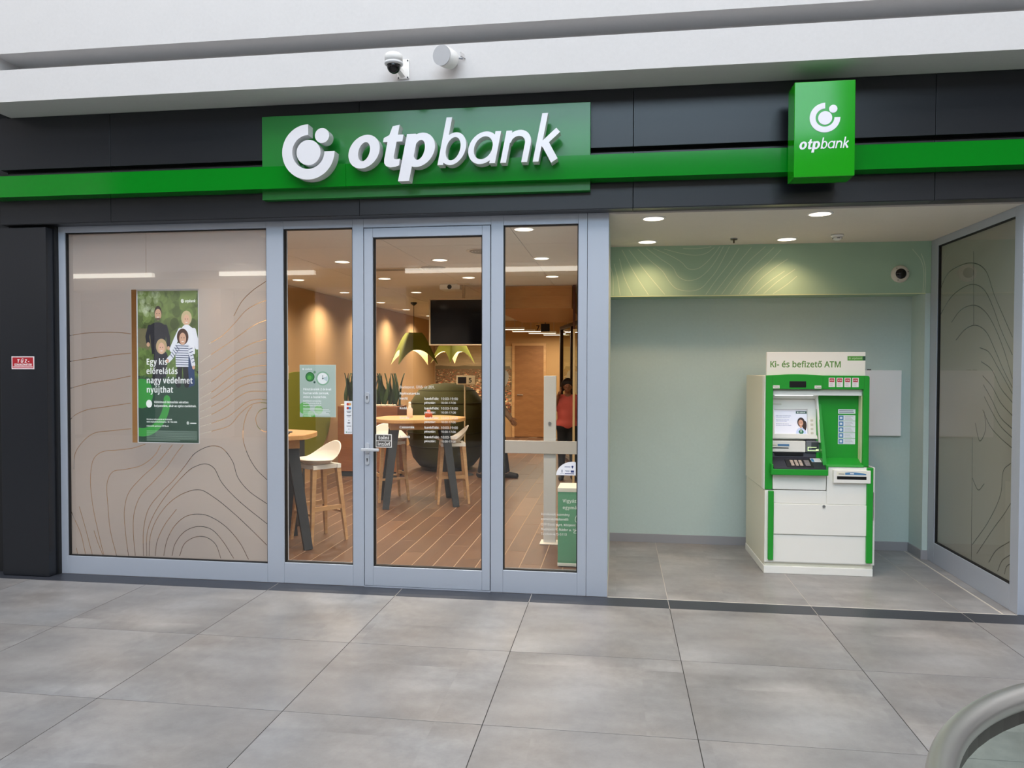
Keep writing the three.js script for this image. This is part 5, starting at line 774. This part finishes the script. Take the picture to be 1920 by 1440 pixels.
function person(o) {
  const t = thing('person', o.label, 'person', o.pos, o.turn), s = o.height / 1.7;
  const K = (a) => a.map((q) => q * s), J = (a, b, r, q) => [K(a), K(b), r * s, (q === undefined ? r : q) * s];
  const legs = [-1, 1].flatMap((i) => { const st = o.stride * i; return [J([0.085 * i, 0.9, 0], [0.095 * i, 0.49, st * 0.5 + 0.01], 0.085, 0.055), J([0.095 * i, 0.49, st * 0.5 + 0.01], [0.1 * i, 0.09, st], 0.055, 0.037)]; });
  const feet = [-1, 1].map((i) => J([0.1 * i, 0.05, o.stride * i - 0.02], [0.115 * i, 0.035, o.stride * i + 0.15], 0.042, 0.033));
  const torso = [J([-0.08, 0.95, 0], [0.08, 0.95, 0], 0.105), J([0, 0.98, 0], [0, 1.15, 0.01], 0.115, 0.115), J([-0.06, 1.12, 0.015], [0.06, 1.12, 0.015], 0.1), J([-0.075, 1.27, 0.01], [0.075, 1.27, 0.01], 0.11), J([-0.12, 1.37, -0.005], [0.12, 1.37, -0.005], 0.065)];
  const neck = [J([0, 1.38, 0], [0, 1.5, 0.015], 0.05, 0.045)];
  const arm = (i, p) => [J([0.17 * i, 1.36, 0], p[0], 0.05, 0.04), J(p[0], p[1], 0.038, 0.026)];
  const arms = [...arm(-1, o.armL), ...arm(1, o.armR)];
  const H = [0, 1.585, 0.03];
  const head = [J([0, 1.61, 0.015], [0, 1.605, 0.02], 0.088), J([0, 1.56, 0.045], [0, 1.52, 0.06], 0.062, 0.042), J([0, 1.585, 0.105], [0, 1.562, 0.124], 0.009, 0.013), J([-0.088, 1.585, 0.01], [-0.09, 1.56, 0.012], 0.014), J([0.088, 1.585, 0.01], [0.09, 1.56, 0.012], 0.014), J([-0.03, 1.535, 0.085], [0.03, 1.535, 0.085], 0.014)];
  const skin = M(o.skin, 0.55);
  const hands = [0, 1].map((i) => { const p = i ? o.armR : o.armL, a = K(p[0]), b = K(p[1]); return hand(b, [b[0] - a[0], b[1] - a[1], b[2] - a[2]], i ? 1 : -1); });
  P(t, 'body', merge([sdfGeo([...legs, ...torso, ...neck, ...arms, ...feet], 0.05, K([0, 0.86, 0]), 0.95 * s, 112), sdfGeo([...head, ...neck], 0.02, K([0, 1.56, 0.02]), 0.19 * s, 64), ...hands]), skin);
  const sleeve = (p, i) => [J([0.17 * i, 1.36, 0], [0.17 * i + (p[0][0] - 0.17 * i) * o.sleeve, 1.36 + (p[0][1] - 1.36) * o.sleeve, p[0][2] * o.sleeve], 0.058, 0.056)];
  const fore = o.sleeve >= 1 ? [J(o.armL[0], o.armL[1], 0.05, 0.038), J(o.armR[0], o.armR[1], 0.05, 0.038)] : [];
  P(t, 'shirt', sdfGeo([...grow(torso, 0.014 * s), ...sleeve(o.armL, -1), ...sleeve(o.armR, 1), ...fore], 0.05, K([0, 1.15, 0]), 0.5 * s, 90), M(o.shirt, 0.8));
  P(t, 'trousers', sdfGeo([...grow(legs, 0.013 * s), J([-0.075, 0.92, 0], [0.075, 0.92, 0], 0.112)], 0.04, K([0, 0.52, 0]), 0.56 * s, 90), M(o.trousers, 0.8));
  P(t, 'shoes', sdfGeo(grow(feet, 0.01 * s), 0.01, K([0, 0.05, 0.05]), 0.42 * s, 70), M(0x17161a, 0.5));
  const hr = [J([0, 1.635, -0.005], [0, 1.625, 0.005], 0.093), J([0, 1.6, -0.045], [0, o.hairLow, -0.06], 0.07, 0.05), J([-0.06, 1.64, 0.05], [0.06, 1.64, 0.05], 0.045), J([-0.075, 1.61, 0.02], [-0.085, o.hairLow + 0.03, 0.0], 0.03), J([0.075, 1.61, 0.02], [0.085, o.hairLow + 0.03, 0.0], 0.03)];
  P(t, 'hair', sdfGeo(hr, 0.03, K([0, 1.58, 0]), 0.24 * s, 60), M(0x241812, 0.6));
  for (const i of [-1, 1]) { P(t, 'eye', new THREE.SphereGeometry(0.011 * s, 12, 8), M(0xf0ebe6, 0.3), K([0.033 * i, 1.596, 0.093])); P(t, 'iris', new THREE.SphereGeometry(0.006 * s, 10, 8), M(0x20140e, 0.3), K([0.033 * i, 1.596, 0.1])); }
  P(t, 'lips', new THREE.SphereGeometry(0.02 * s, 14, 8).scale(1, 0.35, 0.5), M(0x9c4a44, 0.5), K([0, 1.535, 0.098]));
  return t;
}
person({ label: 'person in a coral short-sleeved top and black trousers with one hand raised', pos: [-0.735, 0, -5.75], turn: 0.1, height: 1.5, stride: 0.04, skin: 0x9c6a4d, shirt: 0xd9635a, trousers: 0x17171b, sleeve: 0.75, hairLow: 1.5, armL: [[-0.27, 1.16, 0.06], [-0.16, 1.42, 0.14]], armR: [[0.23, 1.1, 0.0], [0.22, 0.87, 0.08]] });
person({ label: 'person in a pale top and black trousers standing near the counter sign', pos: [-1.86, 0, -5.78], turn: 1.25, height: 1.7, stride: 0.17, skin: 0xc29478, shirt: 0xd9bca4, trousers: 0x131418, sleeve: 1, hairLow: 1.45, armL: [[-0.24, 1.12, 0.05], [-0.2, 0.92, 0.2]], armR: [[0.24, 1.1, 0.0], [0.2, 0.9, 0.18]] });

// ---------------------------------------------------------------- shadows and render
scene.traverse((o) => { if (o.isMesh) { o.castShadow = true; o.receiveShadow = true; } if (o.isLight && !o.isRectAreaLight) o.castShadow = true; });
renderer.render(scene, camera);
